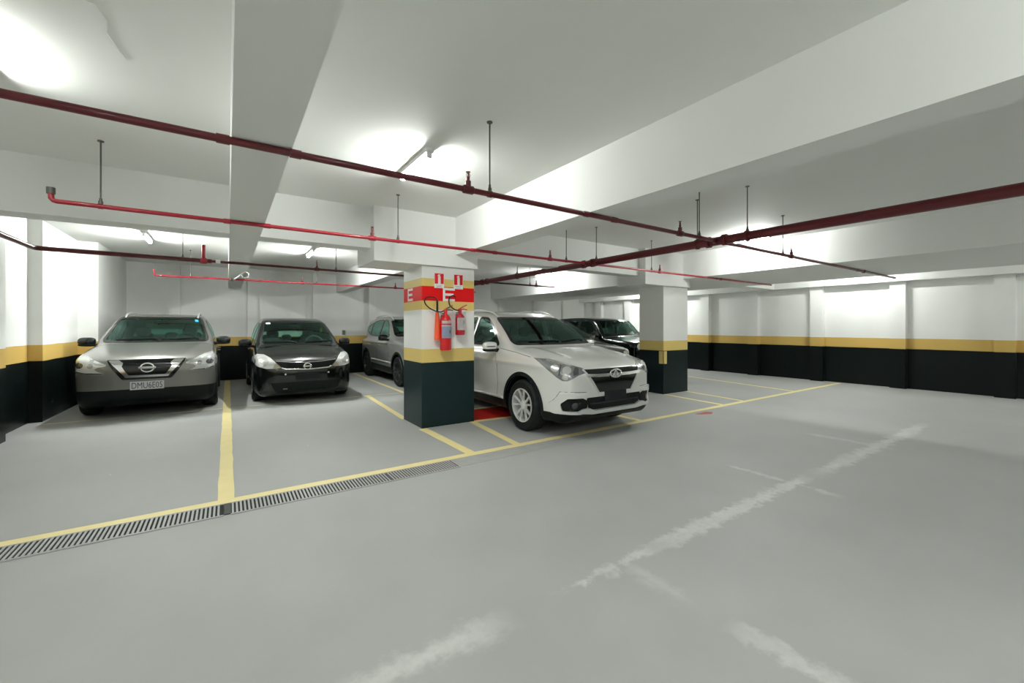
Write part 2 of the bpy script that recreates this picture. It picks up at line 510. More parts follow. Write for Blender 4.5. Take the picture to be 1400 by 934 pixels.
grate(-1.95, -0.022, 'slotted steel drain grate left of the dark divider, nearest the left wall')
grate(0.022, 1.25, 'slotted steel drain grate right of the dark divider in front of the black hatchback')
grate(1.255, 1.93, 'grimy far end of the slotted drain grate short of the pillar line')
tag(obj('drain_divider', box(-0.021, 0.021, 3.79, 4.02, 0, 0.008, bev=0.003), M['cover']),
    'small dark square cover dividing the drain grates at the yellow line', 'drain cover')
obj('channel_patch', prism([(1.96, 3.79), (2.6, 3.80), (3.2, 3.83), (3.7, 3.86), (3.9, 3.97), (3.5, 4.02), (2.7, 4.03), (1.96, 4.02)], -0.01, 0.0016, 'XY'), M['grout'], floor_o)

# peeled paint on the ceiling
bm = bmesh.new()
pts = [(-0.575, 2.80), (-0.53, 2.81), (-0.505, 2.93), (-0.53, 3.06), (-0.51, 3.18), (-0.49, 3.29), (-0.52, 3.31), (-0.545, 3.18), (-0.555, 3.06), (-0.54, 2.95)]
add_prism(bm, pts, ZC - 0.004, ZC + 0.001, 'XY')
ceil_o = bpy.data.objects['ceiling']
obj('peeling_paint', bm, M['ceil'], ceil_o)

# ------------------------------------------------------------------ sprinkler pipework
ZP = 2.41


def tee(bm, p, axis, r):
    d = Vector(axis) * 0.045
    p = Vector(p)
    add_tube(bm, [p - d, p - d * 0.8, p + d * 0.8, p + d], [r * 1.15, r * 1.5, r * 1.5, r * 1.15], 12)


def sprinkler(parent, p, r):
    bm = bmesh.new()
    add_lathe(bm, [(0, 0), (0.021, 0), (0.021, 0.045), (0.012, 0.05), (0.012, 0.075), (0.007, 0.078), (0.005, 0.105), (0.016, 0.108), (0.018, 0.112), (0, 0.114)], 10, at=(p[0], p[1], p[2] + r * 0.9))
    for s in (-1, 1):
        add_tube(bm, [(p[0] + s * 0.011, p[1], p[2] + r + 0.07), (p[0] + s * 0.014, p[1], p[2] + r + 0.09), (p[0] + s * 0.003, p[1], p[2] + r + 0.105)], 0.003, 6)
    return obj('sprinkler_head', bm, M['sprk'], parent, sm=35)


def hanger(parent, p, r, top=ZC):
    bm = bmesh.new()
    add_tube(bm, [(p[0], p[1], p[2] + r + 0.02), (p[0], p[1], top + 0.002)], 0.006, 8)
    add_lathe(bm, [(0, 0), (0.016, 0), (0.016, 0.02), (0.010, 0.035), (0.010, 0.05), (0, 0.05)], 10, at=(p[0], p[1], p[2] + r))
    add_lathe(bm, [(0, 0), (0.022, 0), (0.022, 0.008), (0, 0.008)], 10, at=(p[0], p[1], top - 0.008))
    return obj('hanger_rod', bm, M['rod'], parent, sm=35)


def clamp(parent, p, axis, r, m):
    bm = bmesh.new(); a = Vector(axis) * 0.016; p = Vector(p)
    add_tube(bm, [p - a, p + a], r * 1.22, 14)
    return obj('pipe_clamp', bm, m, parent, sm=35)


def branch(label, y0, y1, x0, x1, r, m, rods=(), heads=(), start=None, end=None):
    """A pipe run from (x0, y0) to (x1, y1); positions of rods and heads are given as x."""
    t = thing('sprinkler_branch_pipe', label, 'pipe', (0, 0, 0), 'red sprinkler pipes under the ceiling')
    at = lambda x: (x, y0 + (y1 - y0) * (x - x0) / (x1 - x0), ZP)
    xm = 4.78
    obj('pipe', tube((start or []) + [at(x0), at(xm - 0.095)], r, 14), m, t, sm=40)
    obj('pipe', tube([at(xm + 0.095), at(x1)] + (end or []), r, 14), m, t, sm=40)
    ax = (Vector(at(x1)) - Vector(at(x0))).normalized()
    for x in rods:
        hanger(t, at(x), r); clamp(t, at(x), ax, r, m)
    for x in heads:
        bm = bmesh.new(); tee(bm, at(x), ax, r); obj('tee_fitting', bm, m, t, sm=40)
        sprinkler(t, at(x), r)
    return t, at, ax


t, at, ax = branch('long dark red sprinkler pipe nearest the camera, crossing the whole frame', 2.74, 2.80, AL + 0.02, 11.4, 0.021, M['pipe'],
                   rods=(1.655, 4.42, 6.45, 9.3), heads=(1.47, 4.06, 6.71, 9.62))
for x in (-0.02, 0.33, 2.66, 3.03):
    bm = bmesh.new(); p = Vector(at(x)); add_tube(bm, [p - ax * 0.03, p + ax * 0.03], 0.026, 12); obj('coupling', bm, M['pipe'], t, sm=40)
t, at, ax = branch('bright red sprinkler pipe with an open elbow end, passing in front of the sign pillar', 4.86, 4.95, -1.14, 10.9, 0.0185, M['pipe_bright'],
                   rods=(-0.88, 1.67, 4.31, 6.36, 8.5), heads=(1.37, 3.99, 6.6, 8.66),
                   start=[(-1.17, 4.86, ZP + 0.075), (-1.168, 4.86, ZP + 0.02), (-1.155, 4.86, ZP + 0.004)])
for x in (0.0, 0.33, 2.68, 3.02):
    bm = bmesh.new(); p = Vector(at(x)); add_tube(bm, [p - ax * 0.03, p + ax * 0.03], 0.024, 12); obj('coupling', bm, M['pipe_bright'], t, sm=40)
bm = bmesh.new()
add_tube(bm, [(-1.17, 4.86, ZP + 0.055), (-1.17, 4.86, ZP + 0.105)], 0.027, 12); obj('elbow_socket', bm, M['rod'], t, sm=40)
t, at, ax = branch('maroon sprinkler pipe that bends off the left wall above the grey crossover', 7.9, 8.3, -1.93, 6.9, 0.02, M['pipe_dark'],
                   rods=(-0.55, 1.62, 3.3, 6.1), heads=(1.30, 3.6, 6.3),
                   start=[(-2.05, 5.0, ZP), (-2.05, 7.75, ZP), (-2.03, 7.86, ZP)])
bm = bmesh.new()
add_tube(bm, [at(-1.93), at(-0.2)], 0.031, 14)
add_tube(bm, [(-2.05, 5.0, ZP), (-2.05, 7.75, ZP), (-2.03, 7.86, ZP), at(-1.9)], 0.031, 14)
obj('thick_section', bm, M['pipe_dark'], t, sm=40)
p = Vector(at(-0.30)); bm = bmesh.new(); tee(bm, p, ax, 0.03)
add_tube(bm, [p, p + Vector((0, 0, 0.24))], 0.024, 12); obj('riser_stub', bm, M['pipe_bright'], t, sm=40)
p = Vector(at(-0.12)); bm = bmesh.new(); add_tube(bm, [p - ax * 0.03, p + ax * 0.03], 0.032, 12); obj('reducer', bm, M['white'], t, sm=40)
t, at, ax = branch('thin far red sprinkler pipe along the back wall with an elbow end', 10.75, 10.8, -1.16, 6.0, 0.017, M['pipe_bright'],
                   rods=(-0.62, 1.74, 3.9), heads=(1.43, 3.62),
                   start=[(-1.19, 10.75, ZP + 0.12), (-1.187, 10.75, ZP + 0.02), (-1.17, 10.75, ZP + 0.004)])
# the main
t = thing('sprinkler_main_pipe', 'thick dark red main sprinkler pipe running into the depth at right', 'pipe', (0, 0, 0))
MX, RM = 4.78, 0.05
obj('pipe', tube([(MX + 0.12, -5.8, ZP), (MX + 0.05, 0.8, ZP), (MX, 3, ZP), (MX, 10.9, ZP)], RM, 18), M['pipe'], t, sm=40)
for y in (2.775, 4.91, 8.18, 10.79):
    bm = bmesh.new()
    for s in (-0.10, 0.10):
        add_tube(bm, [(MX, y + s - 0.022, ZP), (MX, y + s + 0.022, ZP)], 0.066, 16)
    add_tube(bm, [(MX - 0.085, y, ZP), (MX + 0.085, y, ZP)], 0.032, 14)
    obj('mechanical_tee', bm, M['pipe'], t, sm=40)
for y in (-0.6, 2.42, 3.02, 4.73, 6.9, 8.7):
    hanger(t, (MX, y, ZP), RM); clamp(t, (MX, y, ZP), (0, 1, 0), RM, M['pipe'])

# ------------------------------------------------------------------ ceiling lights
def ceiling_light(x, y, label, tm='tube', L=0.66):
    t = thing('ceiling_light', label, 'ceiling light', (x, y, ZC), 'tube lights on the garage ceiling')
    bm = bmesh.new()
    add_box(bm, -0.035, 0.035, -L / 2 - 0.03, L / 2 + 0.03, -0.044, 0.0, bev=0.004)
    for s in (-1, 1):
        add_box(bm, -0.022, 0.022, s * (L / 2 + 0.012) - 0.014, s * (L / 2 + 0.012) + 0.014, -0.088, -0.040, bev=0.004)
    obj('housing', bm, M['lamp_white'], t)
    bm = bmesh.new()
    add_tube(bm, [(0, -L / 2, -0.070), (0, L / 2, -0.070)], 0.016, 14)
    obj('tube', bm, M[tm], t, sm=40)
    return t


lamps = [(1.46, 3.80, 'white tube light on the ceiling between the two near beams'),
         (1.42, 9.5, 'tube light on the ceiling high above the black hatchback'),
         (-1.13, 9.4, 'tube light on the ceiling high above the grey crossover'),
         (-1.2, 3.55, 'tube light on the ceiling of the near left bay'),
         (7.42, 3.73, 'tube light on the ceiling behind the thick main pipe'),
         (7.5, 9.5, 'tube light on the ceiling over the far right cars'),
         (11.62, 3.73, 'tube light in the ceiling recess beside the right wall'),
         (11.62, 9.5, 'tube light in the far end of the ceiling recess by the right wall')]
for x, y, l in lamps: ceiling_light(x, y, l, 'tube_lowest' if x < 0 and y < 5 else 'tube_low' if abs(x) < 2 and y < 5 else 'tube_dim' if y < 5 else 'tube_highest' if x > 3 else 'tube_high')
for x, y, l in [(-1.13, -1.5, 'unseen tube light added on the ceiling behind the camera, left bay'), (1.46, -1.5, 'unseen tube light added on the ceiling behind the camera, middle bay'),  # unseen lamps added to brighten the foreground, pillar and car fronts
                (7.2, -1.2, 'unseen tube light added on the ceiling behind the camera, right of the wide bay'),
                (11.62, -1.2, 'unseen tube light added in the recess by the right wall, behind the camera'), (1.46, -4.7, 'unseen tube light added on the ceiling farthest behind the camera, middle bay')]:
    ceiling_light(x, y, l, 'tube_lowest' if 3 < x < 9 else 'tube')

# ------------------------------------------------------------------ fire point on the pillar
FY = 5.498


def fire_sign(x, label):
    t = thing('fire_sign', label, 'sign', (x, FY, 2.05), 'red and white extinguisher signs on the pillar')
    obj('plate', box(-0.073, 0.073, -0.006, -0.001, -0.105, 0.105), M['white'], t)
    obj('red_field', box(-0.068, 0.068, -0.0075, -0.0055, -0.045, 0.10), M['sign_red'], t)
    fig = [(-0.018, -0.045), (0.020, -0.045), (0.020, 0.055), (0.012, 0.068), (0.012, 0.078), (0.022, 0.088), (-0.012, 0.088), (-0.026, 0.070), (-0.022, 0.062), (-0.010, 0.070), (-0.018, 0.055)]
    obj('pictogram', prism(fig, -0.009, -0.007, 'XZ'), M['white'], t)
    bm = bmesh.new()
    for i, w in enumerate((0.05, 0.035, 0.045)):
        add_box(bm, -w, w, -0.0072, -0.0055, -0.068 - i * 0.014, -0.062 - i * 0.014)
    obj('caption', bm, M['grey_ink'], t)
    return t


fire_sign(2.47, 'red and white extinguisher sign above the larger extinguisher, left of the two')
fire_sign(2.77, 'red and white extinguisher sign above the smaller extinguisher, right of the two')


def extinguisher(x, z0, h, r, body_m, label, horn):
    y = FY - r - 0.018
    t = thing('fire_extinguisher', label, 'fire extinguisher', (x, y, z0), 'extinguishers on the pillar')
    prof = [(0, 0), (r * 0.9, 0), (r, 0.012), (r, h * 0.80), (r * 0.92, h * 0.87), (r * 0.66, h * 0.95), (r * 0.34, h), (0.02, h + 0.012), (0.02, h + 0.03), (0, h + 0.03)]
    obj('cylinder', add_lathe(bmesh.new(), prof, 28), body_m, t, sm=40)
    bm = bmesh.new()
    add_lathe(bm, [(0, h + 0.02), (0.024, h + 0.02), (0.024, h + 0.06), (0.016, h + 0.075), (0, h + 0.075)], 14)
    add_tube(bm, [(0, 0, h + 0.05), (-0.045, -0.01, h + 0.045)], 0.012, 10)
    obj('valve', bm, body_m, t, sm=40)
    bm = bmesh.new()
    add_tube(bm, [(0.0, 0, h + 0.075), (0.03, -0.01, h + 0.09), (0.10, -0.02, h + 0.125)], [0.008, 0.009, 0.006], 8)
    add_tube(bm, [(0.0, 0, h + 0.06), (0.05, -0.01, h + 0.062), (0.105, -0.02, h + 0.055)], [0.008, 0.009, 0.006], 8)
    obj('handle', bm, M['rod'] if horn else body_m, t, sm=40)
    # wrap-around label: a slice of the cylinder
    def wrap(za, zb, a0, a1, m, name, k=1.012):
        b2 = bmesh.new(); n = 16
        lo = [b2.verts.new((r * k * math.cos(a0 + (a1 - a0) * i / n), r * k * math.sin(a0 + (a1 - a0) * i / n), za)) for i in range(n + 1)]
        hi = [b2.verts.new((v.co.x, v.co.y, zb)) for v in lo]
        for i in range(n): b2.faces.new((lo[i], lo[i + 1], hi[i + 1], hi[i]))
        r2 = bmesh.ops.solidify(b2, geom=list(b2.faces), thickness=0.0008)
        return obj(name, b2, m, t)
    if horn:
        wrap(h * 0.34, h * 0.70, -PI * 0.86, -PI * 0.10, M['label_blue'], 'label_sheet')
        wrap(h * 0.74, h * 0.82, -PI * 0.86, -PI * 0.25, M['label'], 'label_strip')
        wrap(h * 0.66, h * 0.70, -PI * 0.86, -PI * 0.14, M['label'], 'label_strip', 1.016)
        wrap(h * 0.47, h * 0.56, -PI * 0.42, -PI * 0.32, M['grey_plastic'], 'label_print', 1.018)
    else:
        wrap(h * 0.23, h * 0.80, -PI * 0.84, -PI * 0.06, M['label'], 'label_sheet')
        wrap(h * 0.50, h * 0.68, -PI * 0.42, -PI * 0.34, M['grey_ink'], 'label_print', 1.018)
        wrap(h * 0.50, h * 0.68, -PI * 0.26, -PI * 0.20, M['grey_ink'], 'label_print', 1.018)
    bm = bmesh.new()
    add_box(bm, -0.03, 0.03, r - 0.004, r + 0.017, h * 0.78, h * 0.98)
    add_box(bm, -0.026, 0.026, -0.005, r + 0.014, h + 0.012, h + 0.02)
    obj('wall_bracket', bm, M['rod'], t)
    return t, y


t, ey = extinguisher(2.525, 1.075, 0.50, 0.080, M['red'], 'larger red extinguisher with orange horn hanging on the pillar', True)
t2, ey2 = extinguisher(2.755, 1.285, 0.305, 0.068, M['dred'], 'smaller dark red extinguisher with white label hanging on the pillar', False)


def bez(pts, n=10):
    """Catmull-Rom through pts."""
    P = [Vector(p) for p in pts]; P = [P[0] * 2 - P[1]] + P + [P[-1] * 2 - P[-2]]
    out = []
    for i in range(1, len(P) - 2):
        for k in range(n):
            u = k / n
            out.append(0.5 * ((2 * P[i]) + (-P[i - 1] + P[i + 1]) * u + (2 * P[i - 1] - 5 * P[i] + 4 * P[i + 1] - P[i + 2]) * u * u + (-P[i - 1] + 3 * P[i] - 3 * P[i + 1] + P[i + 2]) * u ** 3))
    out.append(P[-2]); return out


obj('horn', add_lathe(bmesh.new(), [(0, -0.40), (0.040, -0.40), (0.036, -0.22), (0.024, -0.03), (0.014, 0.0), (0, 0.0)], 16, at=(-0.112, 0.03, 0.545)), M['orange'], t, sm=40)
obj('hose', tube(bez([(-0.04, -0.01, 0.545), (-0.10, -0.02, 0.53), (-0.20, 0.02, 0.565), (-0.27, 0.05, 0.63), (-0.285, 0.06, 0.69), (-0.24, 0.06, 0.735), (-0.16, 0.045, 0.735), (-0.118, 0.03, 0.70), (-0.112, 0.03, 0.62)]),
                     0.0085, 8), M['black'], t, sm=40)
obj('horn_grip', tube([(-0.112, 0.03, 0.54), (-0.112, 0.03, 0.69)], 0.014, 10), M['black'], t, sm=40)
obj('hose', tube(bez([(-0.045, -0.01, 0.35), (-0.10, -0.01, 0.365), (-0.155, 0.02, 0.43), (-0.15, 0.04, 0.52), (-0.09, 0.045, 0.56), (-0.05, 0.04, 0.545)]), 0.0095, 8), M['black'], t2, sm=40)

# small fixtures
tag(obj('wall_socket', box(2.86, 2.95, BB - 0.05, BB - 0.0005, 1.16, 1.30, bev=0.006), M['grey_plastic']),
    'small grey box on the back wall above the yellow stripe behind the black hatchback', 'electrical box')
t = thing('ceiling_bracket', 'white angled bracket hanging under the left beam near the back wall', 'bracket', (0.17, 9.3, ZB))
bm = bmesh.new(); add_tube(bm, [(0.10, 0, 0.0), (-0.02, 0.01, -0.12), (-0.09, 0.02, -0.17)], 0.014, 8); obj('arm', bm, M['white'], t, sm=40)
bm = bmesh.new(); add_tube(bm, [(0.10 + 0.055 * math.cos(a), 0.0, -0.062 + 0.055 * math.sin(a)) for a in [2 * PI * i / 20 for i in range(21)]], 0.011, 8, caps=False); obj('ring', bm, M['white'], t, sm=40)
bm = bmesh.new(); add_lathe(bm, [(0, -0.02), (0.03, -0.02), (0.03, 0.02), (0, 0.02)], 12, at=(-0.1, 0.02, -0.16)); obj('end_cap', bm, M['rod'], t, sm=40)

# ------------------------------------------------------------------ cars: a body is a smooth solid (distance field) turned into one mesh
def spline2(pts, n=8):
    P = [np.array(p, float) for p in pts]
    P = [2 * P[0] - P[1]] + P + [2 * P[-1] - P[-2]]
    out = []
    for i in range(1, len(P) - 2):
        for k in range(n):
            u = k / n
            out.append(0.5 * (2 * P[i] + (P[i + 1] - P[i - 1]) * u + (2 * P[i - 1] - 5 * P[i] + 4 * P[i + 1] - P[i + 2]) * u * u
                              + (3 * P[i] - P[i - 1] - 3 * P[i + 1] + P[i + 2]) * u ** 3))
    out.append(P[-2])
    return np.array(out)


class Field2:
    """Signed distance to a closed outline, kept on a grid and read bilinearly."""
    def __init__(self, poly, pad=0.9, h=0.015):
        poly = np.asarray(poly, float)
        lo, hi = poly.min(0) - pad, poly.max(0) + pad
        self.lo, self.h = lo, h
        n = np.ceil((hi - lo) / h).astype(int) + 1
        U, V = np.meshgrid(lo[0] + h * np.arange(n[0]), lo[1] + h * np.arange(n[1]), indexing='ij')
        d2 = np.full(U.shape, 1e9); inside = np.zeros(U.shape, bool)
        a = poly; b = np.roll(poly, -1, 0)
        for (ax, ay), (bx, by) in zip(a, b):
            ex, ey = bx - ax, by - ay
            l2 = ex * ex + ey * ey
            if l2 < 1e-12: continue
            wx, wy = U - ax, V - ay
            t = np.clip((wx * ex + wy * ey) / l2, 0, 1)
            d2 = np.minimum(d2, (wx - t * ex) ** 2 + (wy - t * ey) ** 2)
            if abs(ey) > 1e-12:
                c = ((ay > V) != (by > V)) & (U < ax + (V - ay) * ex / ey)
                inside ^= c
        self.d = np.where(inside, -np.sqrt(d2), np.sqrt(d2)).astype(np.float32)

    def __call__(self, u, v):
        d = self.d
        fu = np.clip((u - self.lo[0]) / self.h, 0, d.shape[0] - 1.001)
        fv = np.clip((v - self.lo[1]) / self.h, 0, d.shape[1] - 1.001)
        i = fu.astype(np.int32); j = fv.astype(np.int32)
        fu = fu - i; fv = fv - j
        return (d[i, j] * (1 - fu) * (1 - fv) + d[i + 1, j] * fu * (1 - fv) + d[i, j + 1] * (1 - fu) * fv + d[i + 1, j + 1] * fu * fv)


def smax(a, b, k):
    h = np.maximum(k - np.abs(a - b), 0) / k
    return np.maximum(a, b) + h * h * k * 0.25


def smin(a, b, k):
    return -smax(-a, -b, k)


def rot_ring(poly):
    return list(poly)


class Car:
    def __init__(s, sp):
        s.sp = sp
        s.L, s.W = sp['L'], sp['W']
        low = [(y, z) for y, z in spline2(sp['low_top'])]
        s.side = Field2(low + list(sp['low_bottom']))
        gh = [(y, z) for y, z in spline2(sp['gh_top'])]
        s.gh = Field2(gh + [(gh[-1][0] - 0.05, 0.6), (gh[0][0] + 0.35, 0.6)])
        pl = spline2(sp['plan'])            # (y, half width)
        s.plan = Field2([(y, x) for y, x in pl] + [(y, -x) for y, x in pl[::-1]])
        se = spline2(sp['section'])         # (half width, z)
        s.sect = Field2([(x, z) for x, z in se] + [(-x, z) for x, z in se[::-1]])
        gs = spline2(sp['gh_section'])
        s.gsect = Field2([(x, z) for x, z in gs] + [(-x, z) for x, z in gs[::-1]])
        gp = spline2(sp['gh_plan'])
        s.gplan = Field2([(y, x) for y, x in gp] + [(y, -x) for y, x in gp[::-1]])
        s.wins = {k: Field2(v) for k, v in sp['windows'].items()}
        s.k = sp.get('k', 0.09)

    def outer(s, x, y, z):
        sp = s.sp
        ax = np.abs(x)
        x2 = (ax / 0.9) ** 2
        crown = sp.get('crown', 0.06)
        fade = np.clip((z - 0.55) / 0.3, 0, 1)
        zz = z + crown * x2 * fade
        # hood creases: a pair of soft ridges running to the windscreen corners
        if sp.get('ridge', 0):
            rx = 0.50 + 0.16 * np.clip((y - 0.2) / 1.0, 0, 1)
            on = np.clip((y - 0.12) / 0.3, 0, 1) * np.clip((sp['cowl'] + 0.1 - y) / 0.2, 0, 1)
            zz = zz - sp['ridge'] * np.exp(-((ax - rx) / 0.10) ** 2) * on * fade
        a = smax(s.side(y, zz), s.sect(ax, z), s.k * sp.get('k_side', 1.0))
        lower = smax(a, s.plan(y, ax), s.k)
        # a crease along the flank
        zc = sp.get('crease_z', 0.86)
        lower = lower - sp.get('crease', 0.008) * np.exp(-((z - zc) / 0.035) ** 2) * np.clip((ax - 0.6) / 0.1, 0, 1)
        # wheel flares
        for yw in (sp['yf'], sp['yr']):
            r = np.sqrt((y - yw) ** 2 + (z - sp['wr']) ** 2)
            lower = lower - sp.get('flare', 0.012) * np.exp(-((r - sp['ra']) / 0.07) ** 2) * np.clip((ax - 0.65) / 0.1, 0, 1)
        yb = y - sp.get('bow', 0.14) * x2
        mid = 0.5 * (sp['gh_top'][0][0] + sp['gh_top'][-1][0])
        yy = np.where(y < mid, yb, y + 0.06 * x2)
        g = smax(s.gh(yy, z + 0.035 * x2), s.gsect(ax, z), 0.07)
        g = smax(g, s.gplan(y, ax), 0.08)
        return smin(lower, g, sp.get('k_join', 0.05))

    def body(s, x, y, z):
        sp = s.sp
        ax = np.abs(x)
        o = s.outer(x, y, z)
        d = o
        # cabin hollow
        c = np.maximum(o + 0.045, np.maximum(sp['cabin'][0] - y, y - sp['cabin'][1]))
        c = np.maximum(c, 0.42 - z)
        d = np.maximum(d, -c)
        mid = 0.5 * (sp['cabin'][0] + sp['cabin'][1])
        far = np.maximum(o - 0.05, -o - 0.16)
        for k, f in s.wins.items():
            if k == 'windscreen': h = np.maximum(f(ax, z), y - mid)
            elif k == 'rear': h = np.maximum(f(ax, z), mid + 0.4 - y)
            else: h = np.maximum(f(y, z), 0.40 - ax)
            d = np.maximum(d, -np.maximum(h, far))
        # wheel arches
        for yw in (sp['yf'], sp['yr']):
            r = np.sqrt((y - yw) ** 2 + (z - sp['wr']) ** 2) - sp['ra']
            d = np.maximum(d, -np.maximum(r, s.W / 2 - 0.30 - ax))
        for dep, f in s.sp.get('recess', []):
            d = np.maximum(d, -np.maximum(f(ax, z), np.maximum(-o - dep, y - 1.0)))
        return d

    # ---- the mesh
    def mesh(s, h):
        sp = s.sp
        xs = np.arange(0.5 * h, s.W / 2 + 4 * h, h)
        xs = np.concatenate([-xs[::-1], xs])
        ys = np.arange(-4 * h, s.L + 4 * h, h)
        zs = np.arange(sp['low_bottom'][0][1] - 0.1, sp['H'] + 5 * h, h)
        n = len(xs) // 2
        V = np.empty((len(xs), len(ys), len(zs)), np.float32)
        X, Y, Z = np.meshgrid(xs[n:], ys, zs, indexing='ij')
        V[n:] = s.body(X, Y, Z)
        V[:n] = V[n:][::-1]
        ins = V < 0
        c = np.zeros(tuple(k - 1 for k in V.shape), np.int8)
        offs = [(i, j, k) for i in (0, 1) for j in (0, 1) for k in (0, 1)]
        for i, j, k in offs:
            c += ins[i:i + c.shape[0], j:j + c.shape[1], k:k + c.shape[2]]
        act = np.argwhere((c > 0) & (c < 8))
        vals = {o: V[act[:, 0] + o[0], act[:, 1] + o[1], act[:, 2] + o[2]] for o in offs}
        acc = np.zeros((len(act), 3)); cnt = np.zeros(len(act))
        for o in offs:
            for ax_ in range(3):
                if o[ax_]: continue
                q = list(o); q[ax_] = 1; q = tuple(q)
                a, b = vals[o], vals[q]
                m = (a < 0) != (b < 0)
                t = np.where(m, a / np.where(m, a - b, 1), 0)
                p = np.tile(np.array(o, float), (len(act), 1)); p[:, ax_] = t
                acc[m] += p[m]; cnt[m] += 1
        base = np.array([xs[0], ys[0], zs[0]])
        P = base + h * (act + acc / cnt[:, None])
        # pull the vertices onto the surface
        for _ in range(2):
            f0 = s.body(P[:, 0], P[:, 1], P[:, 2]); e = 0.25 * h
            G = np.stack([(s.body(P[:, 0] + e * (i == 0), P[:, 1] + e * (i == 1), P[:, 2] + e * (i == 2)) -
                           s.body(P[:, 0] - e * (i == 0), P[:, 1] - e * (i == 1), P[:, 2] - e * (i == 2))) / (2 * e) for i in range(3)], 1)
            g2 = np.maximum((G ** 2).sum(1), 0.3)
            st = -(f0 / g2)[:, None] * G
            ln = np.linalg.norm(st, axis=1)
            st *= np.minimum(1, 0.4 * h / np.maximum(ln, 1e-9))[:, None]
            P += st
        idx = -np.ones(c.shape, np.int32); idx[act[:, 0], act[:, 1], act[:, 2]] = np.arange(len(act))
        quads = []
        for ax_ in range(3):
            sl0 = [slice(None)] * 3; sl1 = [slice(None)] * 3
            sl0[ax_] = slice(0, -1); sl1[ax_] = slice(1, None)
            A, B = ins[tuple(sl0)], ins[tuple(sl1)]
            e = np.argwhere(A != B)
            u, v = [k for k in range(3) if k != ax_]
            e = e[(e[:, u] > 0) & (e[:, v] > 0) & (e[:, u] < V.shape[u] - 1) & (e[:, v] < V.shape[v] - 1)]
            flip = A[e[:, 0], e[:, 1], e[:, 2]]
            def cell(du, dv):
                q = e.copy(); q[:, u] += du; q[:, v] += dv
                return idx[q[:, 0], q[:, 1], q[:, 2]]
            q = np.stack([cell(-1, -1), cell(0, -1), cell(0, 0), cell(-1, 0)], 1)
            if ax_ == 1: flip = ~flip
            q = np.where(flip[:, None], q, q[:, ::-1])
            quads.append(q)
        Q = np.concatenate(quads)
        return P, Q

    def cast(s, P, d, reach=3.0):
        """Slide points along d until they meet the outer skin."""
        P = np.array(P, float); d = np.array(d, float); d /= np.linalg.norm(d)
        t = np.zeros(len(P))
        for _ in range(60):
            q = P + t[:, None] * d
            f = s.outer(q[:, 0], q[:, 1], q[:, 2])
            t += np.clip(f * 0.7, -0.1, 0.2)
        return P + np.minimum(t, reach)[:, None] * d

    def normal(s, P, e=0.012):
        G = np.stack([s.outer(P[:, 0] + e * (i == 0), P[:, 1] + e * (i == 1), P[:, 2] + e * (i == 2)) -
                      s.outer(P[:, 0] - e * (i == 0), P[:, 1] - e * (i == 1), P[:, 2] - e * (i == 2)) for i in range(3)], 1)
        return G / np.maximum(np.linalg.norm(G, axis=1), 1e-9)[:, None]


def outset(poly, d):
    """Offset a closed outline outwards by d (either winding)."""
    P = [Vector(p) for p in poly]; n = len(P)
    area = sum(P[i].x * P[(i + 1) % n].y - P[(i + 1) % n].x * P[i].y for i in range(n))
    sg = 1 if area > 0 else -1
    out = []
    for i in range(n):
        a, b, c = P[i - 1], P[i], P[(i + 1) % n]
        e1 = (b - a).normalized(); e2 = (c - b).normalized()
        n1 = Vector((e1.y, -e1.x)) * sg; n2 = Vector((e2.y, -e2.x)) * sg
        m = (n1 + n2); q = max(0.35, m.length_squared / 2)
        out.append(tuple(b + m * (d / q / 1.0) * 1.0))
    return out


def rounded(poly, r, n=4):
    """Round the corners of a closed outline."""
    P = [Vector(p) for p in poly]; out = []
    for i in range(len(P)):
        a, b, c = P[i - 1], P[i], P[(i + 1) % len(P)]
        q = min(r, (a - b).length * 0.45, (c - b).length * 0.45)
        p0, p2 = b + (a - b).normalized() * q, b + (c - b).normalized() * q
        for k in range(n + 1):
            u = k / n
            out.append(tuple(p0 * (1 - u) ** 2 + b * 2 * u * (1 - u) + p2 * u * u))
    return out


FRAMES = {'front': ((1, 0, 0), (0, 1, 0), (0, -1.0, 0)),     # (e1, direction, start)
          'rear': ((1, 0, 0), (0, -1, 0), (0, 6.0, 0)),
          'side': ((0, 1, 0), (1, 0, 0), (-1.5, 0, 0)),         # the viewer's left flank, outline in (y, z)
          'diag': ((math.cos(0.7), -math.sin(0.7), 0), (math.sin(0.7), math.cos(0.7), 0), (-1.2 * math.sin(0.7), -1.2 * math.cos(0.7), 0))}


